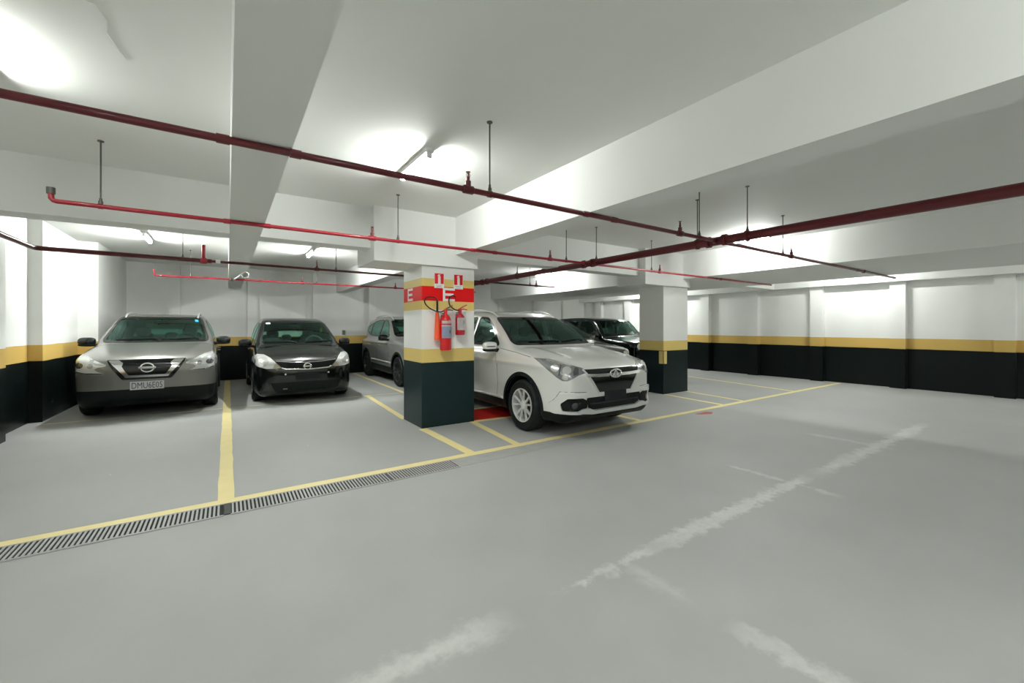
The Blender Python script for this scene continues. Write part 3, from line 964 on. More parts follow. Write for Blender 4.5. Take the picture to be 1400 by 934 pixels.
def plate_mesh(car, poly, frame, off, depth, res=0.035, hole=None, flip=False, up=None):
    """A panel that lies on the car's skin: outline poly, lifted by off, with edges depth thick."""
    e1, d, st = (np.array(v, float) for v in FRAMES[frame])
    e2 = np.array((0, 0, 1.0)) if up is None else np.array(up, float)
    vs = [Vector(p) for p in poly]; n0 = len(vs)
    # resample the outline
    dense = []
    for i in range(n0):
        a, b = vs[i], vs[(i + 1) % n0]
        k = max(1, int((b - a).length / res))
        dense += [a.lerp(b, j / k) for j in range(k)]
    edges = [(i, (i + 1) % len(dense)) for i in range(len(dense))]
    pts = list(dense)
    if hole:
        hv = []
        H = [Vector(p) for p in hole]
        for i in range(len(H)):
            a, b = H[i], H[(i + 1) % len(H)]
            k = max(1, int((b - a).length / res))
            hv += [a.lerp(b, j / k) for j in range(k)]
        o = len(pts); pts += hv
        edges += [(o + i, o + (i + 1) % len(hv)) for i in range(len(hv))]
    ring = [tuple(p) for p in dense]

    def inside(p, poly_):
        c = False; n = len(poly_)
        for i in range(n):
            (ax, ay), (bx, by) = poly_[i], poly_[(i + 1) % n]
            if (ay > p[1]) != (by > p[1]) and p[0] < ax + (p[1] - ay) * (bx - ax) / (by - ay): c = not c
        return c
    us = [p.x for p in dense]; ws = [p.y for p in dense]
    u = min(us) + res
    while u < max(us):
        w_ = min(ws) + res
        while w_ < max(ws):
            if inside((u, w_), ring) and (not hole or not inside((u, w_), [tuple(p) for p in hv])) and min((Vector((u, w_)) - p).length for p in pts[:len(pts)]) > res * 0.45:
                pts.append(Vector((u, w_)))
            w_ += res
        u += res
    r = delaunay_2d_cdt(pts, edges, [], 2 if hole else 1, 1e-6)
    V2, F = r[0], [list(f) for f in r[2]]
    if hole:
        hr = [tuple(p) for p in hv]
        F = [f for f in F if not inside(tuple(sum((V2[i] for i in f), Vector((0, 0))) / len(f)), hr)]
    P0 = np.array([st + e1 * p.x + e2 * p.y for p in V2])
    Q = car.cast(P0, d)
    N = car.normal(Q)
    bad = np.abs(car.outer(Q[:, 0], Q[:, 1], Q[:, 2])) > 0.02
    F = [f for f in F if not any(bad[i] for i in f)]
    top = Q + N * off
    bot = Q + N * (off - depth)
    bm = bmesh.new()
    sx = -1 if flip else 1
    tv = [bm.verts.new((sx * p[0], p[1], p[2])) for p in top]
    used = {}
    for f in F:
        try: bm.faces.new([tv[i] for i in f])
        except ValueError: pass
    rim = [e for e in bm.edges if len(e.link_faces) == 1]
    low = {}
    ti = {v: i for i, v in enumerate(tv)}
    for e in rim:
        for v in e.verts:
            if v not in low:
                b = bot[ti[v]]; low[v] = bm.verts.new((sx * b[0], b[1], b[2]))
    for e in rim:
        a, b = e.verts
        bm.faces.new((a, b, low[b], low[a]))
    for v in [v for v in bm.verts if not v.link_faces]: bm.verts.remove(v)
    return bm


def skin_tube(car, pts2, frame, r, off=0.0, n=8, flip=False):
    """A rod laid along a line on the skin."""
    e1, d, st = (np.array(v, float) for v in FRAMES[frame])
    P0 = np.array([st + e1 * u + np.array((0, 0, 1.0)) * v for u, v in pts2])
    Q = car.cast(P0, d); N = car.normal(Q)
    Q = Q + N * off
    if flip: Q[:, 0] *= -1
    return tube([tuple(q) for q in Q], r, n)


def fine(pts, step=0.04):
    out = []
    for a, b in zip(pts, pts[1:]):
        a, b = Vector(a), Vector(b); k = max(1, int((b - a).length / step))
        out += [tuple(a.lerp(b, j / k)) for j in range(k)]
    out.append(tuple(pts[-1])); return out


def arc(cy, cz, r, a0, a1, n=20):
    return [(cy + r * math.cos(a0 + (a1 - a0) * i / n), cz + r * math.sin(a0 + (a1 - a0) * i / n)) for i in range(n + 1)]


def wheel(root, x, y, r, w, rim_m, spokes, side):
    """tyre > rim > hub; side = -1 for the flank on the viewer's left."""
    t = bpy.data.objects.new('wheel', None)
    rr = r * 0.66
    prof = [(rr, -w / 2 + 0.01), (rr + 0.02, -w / 2), (r - 0.035, -w / 2 - 0.004), (r - 0.012, -w / 2 + 0.014), (r, -w / 2 + 0.04), (r, w / 2 - 0.04), (r - 0.012, w / 2 - 0.014), (r - 0.035, w / 2 + 0.004), (rr + 0.02, w / 2), (rr, w / 2 - 0.01), (rr - 0.012, 0), (rr, -w / 2 + 0.01)]
    bm = bmesh.new(); add_lathe(bm, prof, 40, 'X', (x, y, r))
    bmesh.ops.remove_doubles(bm, verts=bm.verts, dist=1e-5)
    for k in range(5):      # tread grooves as narrow raised ribs
        pass
    ty = obj('wheel', bm, M['tyre'], root, sm=35)
    o = side * w * 0.5
    bm = bmesh.new()
    add_lathe(bm, [(rr - 0.002, o * 0.93), (rr - 0.002, o * 1.02), (rr - 0.016, o * 1.02), (rr - 0.026, o * 0.55), (rr - 0.03, -o * 0.2), (rr - 0.002, -o * 0.2)], 40, 'X', (x, y, r))
    hub = o * 0.80
    add_lathe(bm, [(0, hub + side * 0.012), (0.028, hub + side * 0.010), (0.062, hub - side * 0.004), (0.070, hub - side * 0.03), (0, hub - side * 0.035)], 20, 'X', (x, y, r))
    for k in range(spokes):
        a = 2 * PI * k / spokes + 0.2
        for da in ((-0.17, 0.17) if spokes <= 5 else (0,)):
            c, s_ = math.cos(a + da * 0.6), math.sin(a + da * 0.6)
            c2, s2 = math.cos(a + da * 1.7), math.sin(a + da * 1.7)
            p, q = Vector((hub, 0.045 * c, 0.045 * s_)), Vector((o * 0.93, (rr - 0.012) * c2, (rr - 0.012) * s2))
            tdir = Vector((0, -s2, c2))
            ws = 0.0125 if spokes <= 5 else 0.020
            vs = []
            for pt, ww in ((p, ws * 0.8), (q, ws * 1.15)):
                for sx in (0, -side * 0.024):
                    for sg in (-1, 1):
                        vs.append(bm.verts.new(pt + tdir * ww * sg + Vector((sx + x, y, r))))
            for f in ((0, 1, 5, 4), (2, 6, 7, 3), (0, 4, 6, 2), (1, 3, 7, 5), (0, 2, 3, 1), (4, 5, 7, 6)):
                bm.faces.new([vs[i] for i in f])
    obj('rim', bm, rim_m, ty, sm=30)
    bm = bmesh.new()
    add_lathe(bm, [(0, -o * 0.15), (0.145, -o * 0.15), (0.15, -o * 0.1), (0.145, o * 0.12), (0, o * 0.12)], 24, 'X', (x, y, r))
    add_lathe(bm, [(rr - 0.034, -o * 0.6), (0, -o * 0.6), (0, -o * 0.62), (rr - 0.034, -o * 0.62)], 24, 'X', (x, y, r))
    obj('brake_disc', bm, M['alloy_dark'], ty, sm=30)
    return ty


def ellipsoid(bm, c, s, p=2.4, n=20, m=12):
    """A squarish egg."""
    f = lambda v, e: math.copysign(abs(v) ** e, v)
    e = 2 / p
    rows = []
    for j in range(m + 1):
        th = -PI / 2 + PI * j / m
        rows.append([bm.verts.new((c[0] + s[0] * f(math.cos(th), e) * f(math.cos(2 * PI * i / n), e), c[1] + s[1] * f(math.cos(th), e) * f(math.sin(2 * PI * i / n), e), c[2] + s[2] * f(math.sin(th), e))) for i in range(n)])
    for a, b in zip(rows, rows[1:]):
        for i in range(n):
            try: bm.faces.new((a[i], a[(i + 1) % n], b[(i + 1) % n], b[i]))
            except ValueError: pass
    bmesh.ops.remove_doubles(bm, verts=bm.verts, dist=1e-6)
    return bm


def seat(bm, x, y, z, w, k=1.0):
    """Cushion, leaning backrest and headrest of one seat."""
    ellipsoid(bm, (x, y, z), (w, 0.27, 0.10), 4)
    s0 = Matrix.Translation((x, y + 0.28, z + 0.02)) @ Matrix.Rotation(math.radians(-18), 4, 'X')
    b2 = bmesh.new(); ellipsoid(b2, (0, 0, 0.32), (w, 0.075, 0.34), 3.2)
    ellipsoid(b2, (0, -0.01, 0.76), (w * 0.52, 0.055, 0.10), 2.8)
    add_box(b2, -0.05, -0.035, -0.01, 0.01, 0.6, 0.7); add_box(b2, 0.035, 0.05, -0.01, 0.01, 0.6, 0.7)
    b2.transform(Matrix.Diagonal((1, 1, k, 1)))
    me = bpy.data.meshes.new('t'); b2.transform(s0); b2.to_mesh(me); b2.free(); bm.from_mesh(me); bpy.data.meshes.remove(me)


def build_car(sp):
    car = Car(sp)
    root = thing(sp['name'], sp['label'], 'car', (sp['cx'], sp['cy'], 0))
    P, Q = car.mesh(sp.get('h', 0.022))
    me = bpy.data.meshes.new('body')
    me.from_pydata(P.tolist(), [], Q.tolist()); me.validate()
    if sp.get('clad'):
        # the unpainted lower skirt: everything under a slightly rising line
        z0, rise = sp['clad']
        bm = bmesh.new(); bm.from_mesh(me); n_ = Vector((0, -rise, 1)).normalized()
        bmesh.ops.bisect_plane(bm, geom=bm.verts[:] + bm.edges[:] + bm.faces[:], plane_co=(0, 0, z0), plane_no=n_, dist=1e-5)
        low = bm.copy()
        for b_, up_ in ((bm, True), (low, False)):
            kill = [f for f in b_.faces if ((f.calc_center_median() - Vector((0, 0, z0))).dot(n_) > 0) != up_]
            bmesh.ops.delete(b_, geom=kill, context='FACES')
        bm.to_mesh(me); bm.free()
        ml = bpy.data.meshes.new('lower_cladding'); low.to_mesh(ml); low.free()
        smooth(ml, 48); ml.materials.append(M['plastic'])
        lo_ = bpy.data.objects.new('lower_cladding', ml); COL.objects.link(lo_); lo_.parent = root
    smooth(me, 48); me.materials.append(sp['paint'])
    body = bpy.data.objects.new('body', me); COL.objects.link(body); body.parent = root

    def panel(name, poly, frame, m, off=0.004, depth=0.012, parent=None, res=0.035, hole=None, sides=(1,), sm=50):
        os_ = []
        for sd in sides:
            bm = plate_mesh(car, poly, frame, off, depth, res, hole, flip=(sd < 0))
            os_.append(obj(name, bm, m, parent or root, sm=sm))
        return os_

    # glass and its black surrounds
    for k, poly in sp['glass'].items():
        fr = {'windscreen': 'front', 'rear': 'rear'}.get(k, 'side')
        gm = sp.get('glass_mats', {}).get(k, sp['glass_mat'])
        nm = {'windscreen': 'windscreen', 'rear': 'rear_window'}.get(k, 'side_window')
        for sd in ((1,) if fr != 'side' else (1, -1)):
            g = obj(nm, plate_mesh(car, outset(poly, 0.012), fr, 0.001, 0.005, 0.07, flip=(sd < 0)), gm, root, sm=60)
            obj('window_seal', plate_mesh(car, outset(poly, 0.026 if fr != 'side' else 0.02), fr, 0.004, 0.012, 0.07, hole=outset(poly, -0.012), flip=(sd < 0)),
                M['gloss_black'] if k not in sp.get('chrome_seal', ()) else M['chrome'], g, sm=50)
    # wheels and arches
    hw = car.W / 2
    for yw in (sp['yf'], sp['yr']):
        for sd in (-1, 1):
            wheel(root, sd * (hw - 0.125), yw, sp['wr'], 0.215, sp.get('rim', M['alloy']), sp.get('spokes', 5), sd)
            bm = bmesh.new()
            xa, xb = sd * (hw - 0.295), sd * (hw - 0.035)
            A = arc(yw, sp['wr'], sp['ra'] - 0.006, -0.25, PI + 0.25, 24)
            a = [bm.verts.new((xa, u, v)) for u, v in A]; b = [bm.verts.new((xb, u, v)) for u, v in A]
            for i in range(len(A) - 1): bm.faces.new((a[i], a[i + 1], b[i + 1], b[i]))
            bm.faces.new(a)
            obj('arch_liner', bm, M['plastic'], root, sm=40)
            if sp.get('cladding'):
                c = sp['cladding']
                z0 = sp['low_bottom'][0][1] + 0.06
                a0 = math.asin(max(-0.9, (z0 - sp['wr']) / sp['ra']))
                ring = arc(yw, sp['wr'], sp['ra'] + c, a0, PI - a0, 28) + arc(yw, sp['wr'], sp['ra'] - 0.004, PI - a0, a0, 28)
                obj('arch_trim', plate_mesh(car, ring, 'side', 0.008, 0.03, 0.05, flip=(sd > 0)), M['plastic'], root, sm=50)
    for q in sp.get('panels', []):
        q = dict(q); kids = q.pop('kids', [])
        if kids: q.setdefault('res', 0.022)
        os_ = panel(**q)
        for kd in kids:
            for o_, sd in zip(os_, q.get('sides', (1,))):
                kq = dict(kd); kq['sides'] = (sd,); kq.setdefault('res', 0.022)
                panel(parent=o_, **kq)
    for q in sp.get('rods', []):
        for sd in q.get('sides', (1,)):
            obj(q['name'], skin_tube(car, fine(q['pts'], q.get('step', 0.05)), q['frame'], q['r'], q.get('off', 0), 8, flip=(sd < 0)), q['m'], root, sm=50)
    # shut lines on flanks and bonnet, plus a dark rod for bumper shading
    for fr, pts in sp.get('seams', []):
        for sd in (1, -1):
            obj('shut_or_shade_line', skin_tube(car, fine(pts, 0.05), fr, 0.0042, -0.002, 5, flip=(sd < 0)), M['plastic'], root, sm=60)
    # door handles
    for yh, zh in sp.get('handles', []):
        for sd in (1, -1):
            q = car.cast(np.array([[-1.5, yh + u, zh] for u in (-0.09, 0.0, 0.09)]), (1, 0, 0))
            q[:, 0] -= np.array([0.004, 0.03, 0.004])
            if sd < 0: q[:, 0] *= -1
            obj('door_handle', tube(bez([tuple(v) for v in q], 5), [0.010] * 2 + [0.013] * 7 + [0.010] * 2, 8), sp.get('handle_m', sp['paint']), root, sm=50)
    # door mirrors
    my, mz = sp['mirror']
    for sd in (-1, 1):
        qx = car.cast(np.array([[-1.5, my, mz - 0.03]]), (1, 0, 0))[0, 0] * -sd
        bm = ellipsoid(bmesh.new(), (qx + sd * 0.155, my - 0.02, mz + 0.02), (0.115, 0.062, sp.get('mirror_h', 0.072)), 2.9)
        m_ = obj('door_mirror', bm, sp.get('mirror_m', sp['paint']), root, sm=60)
        bm = bmesh.new()
        add_tube(bm, [(qx - sd * 0.03, my, mz - 0.055), (qx + sd * 0.06, my - 0.015, mz - 0.04), (qx + sd * 0.17, my - 0.02, mz - 0.045)], [0.035, 0.026, 0.02], 10)
        ellipsoid(bm, (qx + sd * 0.155, my - 0.018, mz - 0.035), (0.112, 0.06, 0.028), 2.6)
        obj('mirror_base', bm, M['plastic'], m_, sm=60)
        if sp.get('mirror_lamp'):
            obj('mirror_lamp', ellipsoid(bmesh.new(), (qx + sd * 0.165, my - 0.075, mz + 0.015), (0.08, 0.012, 0.008), 2.5), M['lamp_smoke'], m_, sm=60)
    # roof rails
    if sp.get('rails'):
        y0, y1, xr = sp['rails']
        for sd in (-1, 1):
            ys_ = np.linspace(y0, y1, 14)
            q = car.cast(np.array([[xr - 0.05 * (abs(v - 6) / 7) ** 2 * 0, v_, 2.5] for v, v_ in enumerate(ys_)]), (0, 0, -1))
            lift = np.array([0.0] + [0.026] + [0.034] * 10 + [0.026] + [0.0])
            q[:, 2] += lift; q[:, 0] *= sd
            obj('roof_rail', tube(bez([tuple(v) for v in q], 3), 0.014, 8), sp.get('rail_m', M['satin']), root, sm=60)
    # cabin
    cy0, cy1 = sp['cabin']; zs = sp.get('seat_z', 0.62); f0 = sp['seat_y']
    bm = bmesh.new(); seat(bm, -0.37, f0, zs, 0.24, 0.92); obj('front_seat', bm, M['interior'], root, sm=60)
    bm = bmesh.new(); seat(bm, 0.37, f0, zs, 0.24, 0.92); obj('front_seat', bm, M['interior'], root, sm=60)
    bm = bmesh.new()
    for x in (-0.42, 0.0, 0.42): seat(bm, x, f0 + 0.88, zs - 0.02, 0.215, 0.80)
    obj('rear_seat', bm, M['interior'], root, sm=60)
    dz = sp['cowl_z']
    bm = bmesh.new()
    for yy, zz in ((0.26, -0.09), (0.52, -0.13)):
        ellipsoid(bm, (0, cy0 + yy, dz + zz - 0.05), (hw - 0.14, 0.24, 0.10), 4)
    obj('dashboard', bm, M['dash'], root, sm=60)
    bm = bmesh.new()
    c0 = Vector((0.37, f0 - 0.40, dz - 0.01)); rw = 0.185
    tl = math.radians(65)
    ring = [c0 + Vector((rw * math.cos(a), -rw * math.sin(a) * math.cos(tl) * -1, rw * math.sin(a) * math.sin(tl))) for a in [2 * PI * i / 28 for i in range(29)]]
    add_tube(bm, ring, 0.016, 8, caps=False)
    add_tube(bm, [ring[0], c0, ring[14]], 0.02, 8); add_tube(bm, [c0, ring[21]], 0.02, 8)
    add_tube(bm, [c0, c0 + Vector((0, -0.3, -0.12))], 0.03, 8)
    obj('steering_wheel', bm, M['dash'], root, sm=60)
    ws = car.cast(np.array([[0, -1, max(v[1] for v in sp['glass']['windscreen']) - 0.09]]), (0, 1, 0))[0]
    bm = bmesh.new(); ellipsoid(bm, (0, ws[1] + 0.14, ws[2] + 0.005), (0.12, 0.025, 0.034), 3)
    add_tube(bm, [(0, ws[1] + 0.14, ws[2] + 0.02), (0, ws[1] + 0.14, ws[2] + 0.075)], 0.010, 8)
    obj('rear_view_mirror', bm, M['plastic'], root, sm=60)
    return car, root


def on_front(car, x, z):
    return car.cast(np.array([[x, -1.0, z]]), (0, 1, 0))[0]


def number_plate(car, root, x, z, w, h, m, text=None, tilt=0.0, yoff=0.012):
    p = on_front(car, x, z)
    y = p[1] - yoff
    a = on_front(car, x - w / 2, z)[1]; y = min(y, a + 0.01)
    pl = obj('number_plate', box(x - w / 2, x + w / 2, y - 0.006, y + 0.004, z - h / 2, z + h / 2, bev=0.004), m, root)
    if text:
        cu = bpy.data.curves.new('t', 'FONT'); cu.body = text; cu.size = h * 1.05; cu.align_x = 'CENTER'; cu.align_y = 'CENTER'; cu.extrude = 0.001; cu.resolution_u = 4
        tmp = bpy.data.objects.new('t', cu); COL.objects.link(tmp)
        bpy.context.view_layer.update()
        me = bpy.data.meshes.new_from_object(tmp.evaluated_get(bpy.context.evaluated_depsgraph_get()))
        bpy.data.objects.remove(tmp); bpy.data.curves.remove(cu)
        ws = max(v.co.x for v in me.vertices) - min(v.co.x for v in me.vertices)
        k = min(1.0, w * 0.9 / ws)
        me.transform(Matrix.Translation((x, y - 0.0065, z - h * 0.03)) @ Matrix.Rotation(PI / 2, 4, 'X') @ Matrix.Diagonal((k, 1, 1, 1)))
        me.materials.clear(); me.materials.append(M['ink'])
        o = bpy.data.objects.new('lettering', me); COL.objects.link(o); o.parent = pl
    return pl


def ring_emblem(bm, c, rx, rz, r, n=28):
    add_tube(bm, [(c[0] + rx * math.cos(2 * PI * i / n), c[1], c[2] + rz * math.sin(2 * PI * i / n)) for i in range(n + 1)], r, 8, caps=False)


def mir(poly):
    """Right half outline -> full symmetric outline (points listed from the centre line round to the centre line)."""
    return list(poly) + [(-x, z) for x, z in poly[::-1] if abs(x) > 1e-6]


E_, B_ = 'front', 'side'


def base_spec(**k):
    d = dict(k=0.09, crown=0.05, crease=0.008, flare=0.012, h=0.022, windows={}, seams=[], handles=[(2.30, 0.92), (3.25, 0.93)])
    d.update(k)
    d['windows'] = {a: rounded(b, 0.05) for a, b in d['glass'].items()}
    d['glass'] = dict(d['windows'])
    return d


# ---- silver SUV beside the sign pillar
HL = [(-1.07, 0.995), (-0.90, 0.985), (-0.70, 0.945), (-0.56, 0.912), (-0.437, 0.88), (-0.415, 0.825), (-0.50, 0.80), (-0.57, 0.765), (-0.635, 0.735), (-0.70, 0.738), (-0.77, 0.78), (-0.92, 0.895)]
silver = base_spec(
    name='suv', label='silver SUV parked nose out beside the red sign pillar', cx=4.18, cy=3.78, paint=P_SILVER,
    L=4.34, W=1.83, H=1.68, h=0.018, yf=0.86, yr=3.49, wr=0.345, ra=0.405, cowl=1.2, cowl_z=1.12,
    low_top=[(0.20, 0.20), (0.06, 0.29), (0.01, 0.42), (0.0, 0.60), (0.015, 0.76), (0.075, 0.875), (0.28, 0.965), (0.70, 1.06), (1.15, 1.12), (1.9, 1.10), (3.0, 1.10), (3.9, 1.08), (4.25, 1.00), (4.33, 0.8), (4.34, 0.5), (4.24, 0.3)],
    low_bottom=[(4.1, 0.21), (0.35, 0.20)],
    gh_top=[(1.02, 1.03), (1.25, 1.15), (1.6, 1.365), (2.0, 1.57), (2.4, 1.65), (2.9, 1.67), (3.5, 1.635), (3.95, 1.53), (4.18, 1.25), (4.27, 1.0)],
    plan=[(0.0, 0.42), (0.035, 0.60), (0.11, 0.745), (0.28, 0.855), (0.6, 0.903), (1.5, 0.915), (3.2, 0.915), (3.9, 0.89), (4.2, 0.82), (4.32, 0.66), (4.34, 0.5)],
    section=[(0.74, 0.12), (0.86, 0.26), (0.90, 0.42), (0.912, 0.62), (0.905, 0.84), (0.885, 1.0), (0.83, 1.15), (0.74, 1.3)],
    gh_section=[(0.86, 0.9), (0.845, 1.05), (0.805, 1.2), (0.735, 1.4), (0.68, 1.55), (0.62, 1.68), (0.50, 1.82)],
    gh_plan=[(0.9, 0.86), (1.3, 0.845), (2.0, 0.85), (3.0, 0.84), (3.8, 0.78), (4.15, 0.70), (4.3, 0.62)],
    ridge=0.022, crease_z=0.90, crease=0.010,
    glass={'windscreen': [(-0.735, 1.16), (0.735, 1.16), (0.615, 1.53), (-0.615, 1.53)], 'rear': [(-0.58, 1.2), (0.58, 1.2), (0.5, 1.5), (-0.5, 1.5)],
           'front': [(1.66, 1.135), (2.46, 1.135), (2.44, 1.55), (2.20, 1.535), (1.98, 1.42)],
           'back': [(2.55, 1.135), (3.32, 1.155), (3.36, 1.46), (3.1, 1.53), (2.53, 1.55)],
           'quarter': [(3.43, 1.17), (3.78, 1.24), (3.70, 1.38), (3.46, 1.45)]},
    glass_mat=M['glass_dark'], cabin=(1.3, 4.0), seat_y=2.2, mirror=(1.66, 1.10), mirror_h=0.062, mirror_lamp=True,
    rails=(2.05, 3.75, 0.575), rail_m=M['satin'], cladding=0.045, clad=(0.335, 0.02), spokes=5,
    panels=[
        dict(name='upper_grille', poly=rounded([(-0.515, 0.865), (-0.42, 0.74), (-0.30, 0.575), (0.30, 0.575), (0.42, 0.74), (0.515, 0.865)], 0.02), frame='front', m=M['gloss_black'], off=0.004, kids=[
            dict(name='chrome_bar', poly=[(-0.50, 0.812), (-0.3, 0.802), (0, 0.80), (0.3, 0.802), (0.50, 0.812), (0.485, 0.775), (0.3, 0.765), (0, 0.762), (-0.3, 0.765), (-0.485, 0.775)], frame='front', m=M['chrome'], off=0.014, depth=0.014),
            dict(name='grille_edge', poly=[(-0.525, 0.86), (-0.505, 0.862), (-0.405, 0.735), (-0.285, 0.572), (-0.31, 0.562), (-0.43, 0.73)], frame='front', m=M['satin'], off=0.012, depth=0.014),
            dict(name='grille_edge', poly=[(0.525, 0.86), (0.505, 0.862), (0.405, 0.735), (0.285, 0.572), (0.31, 0.562), (0.43, 0.73)], frame='front', m=M['satin'], off=0.012, depth=0.014)]),
        dict(name='lower_intake', poly=rounded([(-0.50, 0.52), (-0.46, 0.365), (0.46, 0.365), (0.50, 0.52)], 0.03), frame='front', m=M['plastic'], off=0.004, kids=[
            dict(name='intake_bar', poly=[(-0.45, 0.455), (0.45, 0.455), (0.45, 0.435), (-0.45, 0.435)], frame='front', m=M['gloss_black'], off=0.010)]),
        dict(name='fog_lamp_surround', poly=rounded([(-0.875, 0.42), (-0.80, 0.585), (-0.50, 0.575), (-0.48, 0.54), (-0.55, 0.525), (-0.74, 0.525), (-0.80, 0.46), (-0.785, 0.37), (-0.62, 0.36), (-0.45, 0.372), (-0.44, 0.345), (-0.60, 0.33), (-0.84, 0.34)], 0.015), frame='front', m=P_SILVER, off=0.030, depth=0.05, sides=(1, -1), res=0.025),
        dict(name='fog_lamp_recess', poly=rounded([(-0.80, 0.46), (-0.74, 0.522), (-0.56, 0.522), (-0.49, 0.49), (-0.48, 0.40), (-0.60, 0.362), (-0.785, 0.372)], 0.02), frame='front', m=M['plastic'], off=0.006, sides=(1, -1), kids=[
            dict(name='fog_lamp', poly=[(-0.665 + 0.035 * math.cos(a), 0.435 + 0.04 * math.sin(a)) for a in [2 * PI * i / 14 for i in range(14)]], frame='front', m=M['lamp_smoke'], off=0.012)]),
        dict(name='skid_lip', poly=rounded([(-0.66, 0.345), (-0.56, 0.39), (-0.46, 0.395), (-0.38, 0.362), (0.38, 0.362), (0.46, 0.395), (0.56, 0.39), (0.66, 0.345), (0.40, 0.322), (-0.40, 0.322)], 0.02), frame='front', m=M['satin'], off=0.034, depth=0.05, res=0.025),
        dict(name='headlight', poly=HL, frame='diag', m=M['lamp_grey'], off=0.003, depth=0.012, sides=(1, -1), kids=[
            dict(name='reflector', poly=[(-0.645 + 0.055 * math.cos(a), 0.862 + 0.045 * math.sin(a)) for a in [2 * PI * i / 18 for i in range(18)]], frame='diag', m=M['lamp_bowl'], off=0.007),
            dict(name='reflector', poly=[(-0.79 + 0.05 * math.cos(a), 0.885 + 0.04 * math.sin(a)) for a in [2 * PI * i / 18 for i in range(18)]], frame='diag', m=M['lamp_bowl'], off=0.007),
            dict(name='reflector', poly=[(-0.665 + 0.04 * math.cos(a), 0.778 + 0.028 * math.sin(a)) for a in [2 * PI * i / 14 for i in range(14)]], frame='diag', m=M['lamp_bowl'], off=0.007),
            dict(name='lamp_strip', poly=[(-0.90, 0.975), (-0.70, 0.936), (-0.60, 0.912), (-0.60, 0.925), (-0.70, 0.948), (-0.9, 0.985)], frame='diag', m=M['chrome'], off=0.008),
            dict(name='lens_divider', poly=[(-0.725, 0.93), (-0.71, 0.925), (-0.73, 0.80), (-0.748, 0.80)], frame='diag', m=M['lamp_smoke'], off=0.008),
            dict(name='dark_inset', poly=[(-0.545, 0.895), (-0.50, 0.88), (-0.50, 0.815), (-0.56, 0.80), (-0.57, 0.84)], frame='diag', m=M['lamp_smoke'], off=0.007)]),
    ],
    rods=[dict(name='sill_strip', pts=[(1.36, 0.385), (3.0, 0.375)], frame='side', r=0.016, off=0.006, m=M['satin'], sides=(1, -1)),
          dict(name='wiper', pts=[(-0.50, 1.175), (-0.05, 1.185), (0.02, 1.17)], frame='front', r=0.008, off=0.012, m=M['plastic']),
          dict(name='wiper', pts=[(0.10, 1.175), (0.55, 1.20), (0.6, 1.175)], frame='front', r=0.008, off=0.012, m=M['plastic'])],
    seams=[('side', [(1.60, 1.09), (1.50, 0.86), (1.47, 0.58), (1.50, 0.40)]), ('side', [(2.50, 1.11), (2.52, 0.7), (2.46, 0.40)]), ('side', [(3.42, 1.12), (3.40, 0.85), (3.12, 0.60), (3.05, 0.40)]),
           ('side', [(0.72, 1.0), (1.05, 1.045), (1.5, 1.085)]), ('front', [(-0.862, 0.45), (-0.805, 0.605), (-0.50, 0.592)])],  # front line: dark rod for the shading over the fog surround
    handle_m=M['satin'], handles=[(2.28, 0.93), (3.22, 0.945)])
def slide(sp, d):
    mv = lambda P: [(y + d, z) for y, z in P]
    sp['gh_top'] = mv(sp['gh_top'][:-2]) + sp['gh_top'][-2:]
    for g in ('windows', 'glass'):
        sp[g] = {k: (v if k in ('windscreen', 'rear') else mv(v)) for k, v in sp[g].items()}
    sp['cabin'] = (sp['cabin'][0] + d, sp['cabin'][1]); sp['seat_y'] += d
    sp['mirror'] = (sp['mirror'][0] + d, sp['mirror'][1]); sp['rails'] = (sp['rails'][0] + d, sp['rails'][1] + d, sp['rails'][2])
    sp['cowl'] += d


slide(silver, -0.11)
car, root = build_car(silver)
p = on_front(car, 0, 0.79)
bm = bmesh.new(); ring_emblem(bm, (0, p[1] - 0.030, 0.80), 0.105, 0.05, 0.010)
for x0, z0, x1, z1 in ((-0.055, 0.762, -0.006, 0.838), (0.055, 0.762, 0.006, 0.838), (-0.03, 0.79, -0.012, 0.765), (0.03, 0.79, 0.012, 0.765)):
    add_tube(bm, [(x0, p[1] - 0.030, z0), (x1, p[1] - 0.030, z1)], 0.009, 8)
obj('emblem', bm, M['chrome'], root, sm=60)
number_plate(car, root, 0, 0.515, 0.40, 0.13, M['plate_dark'])

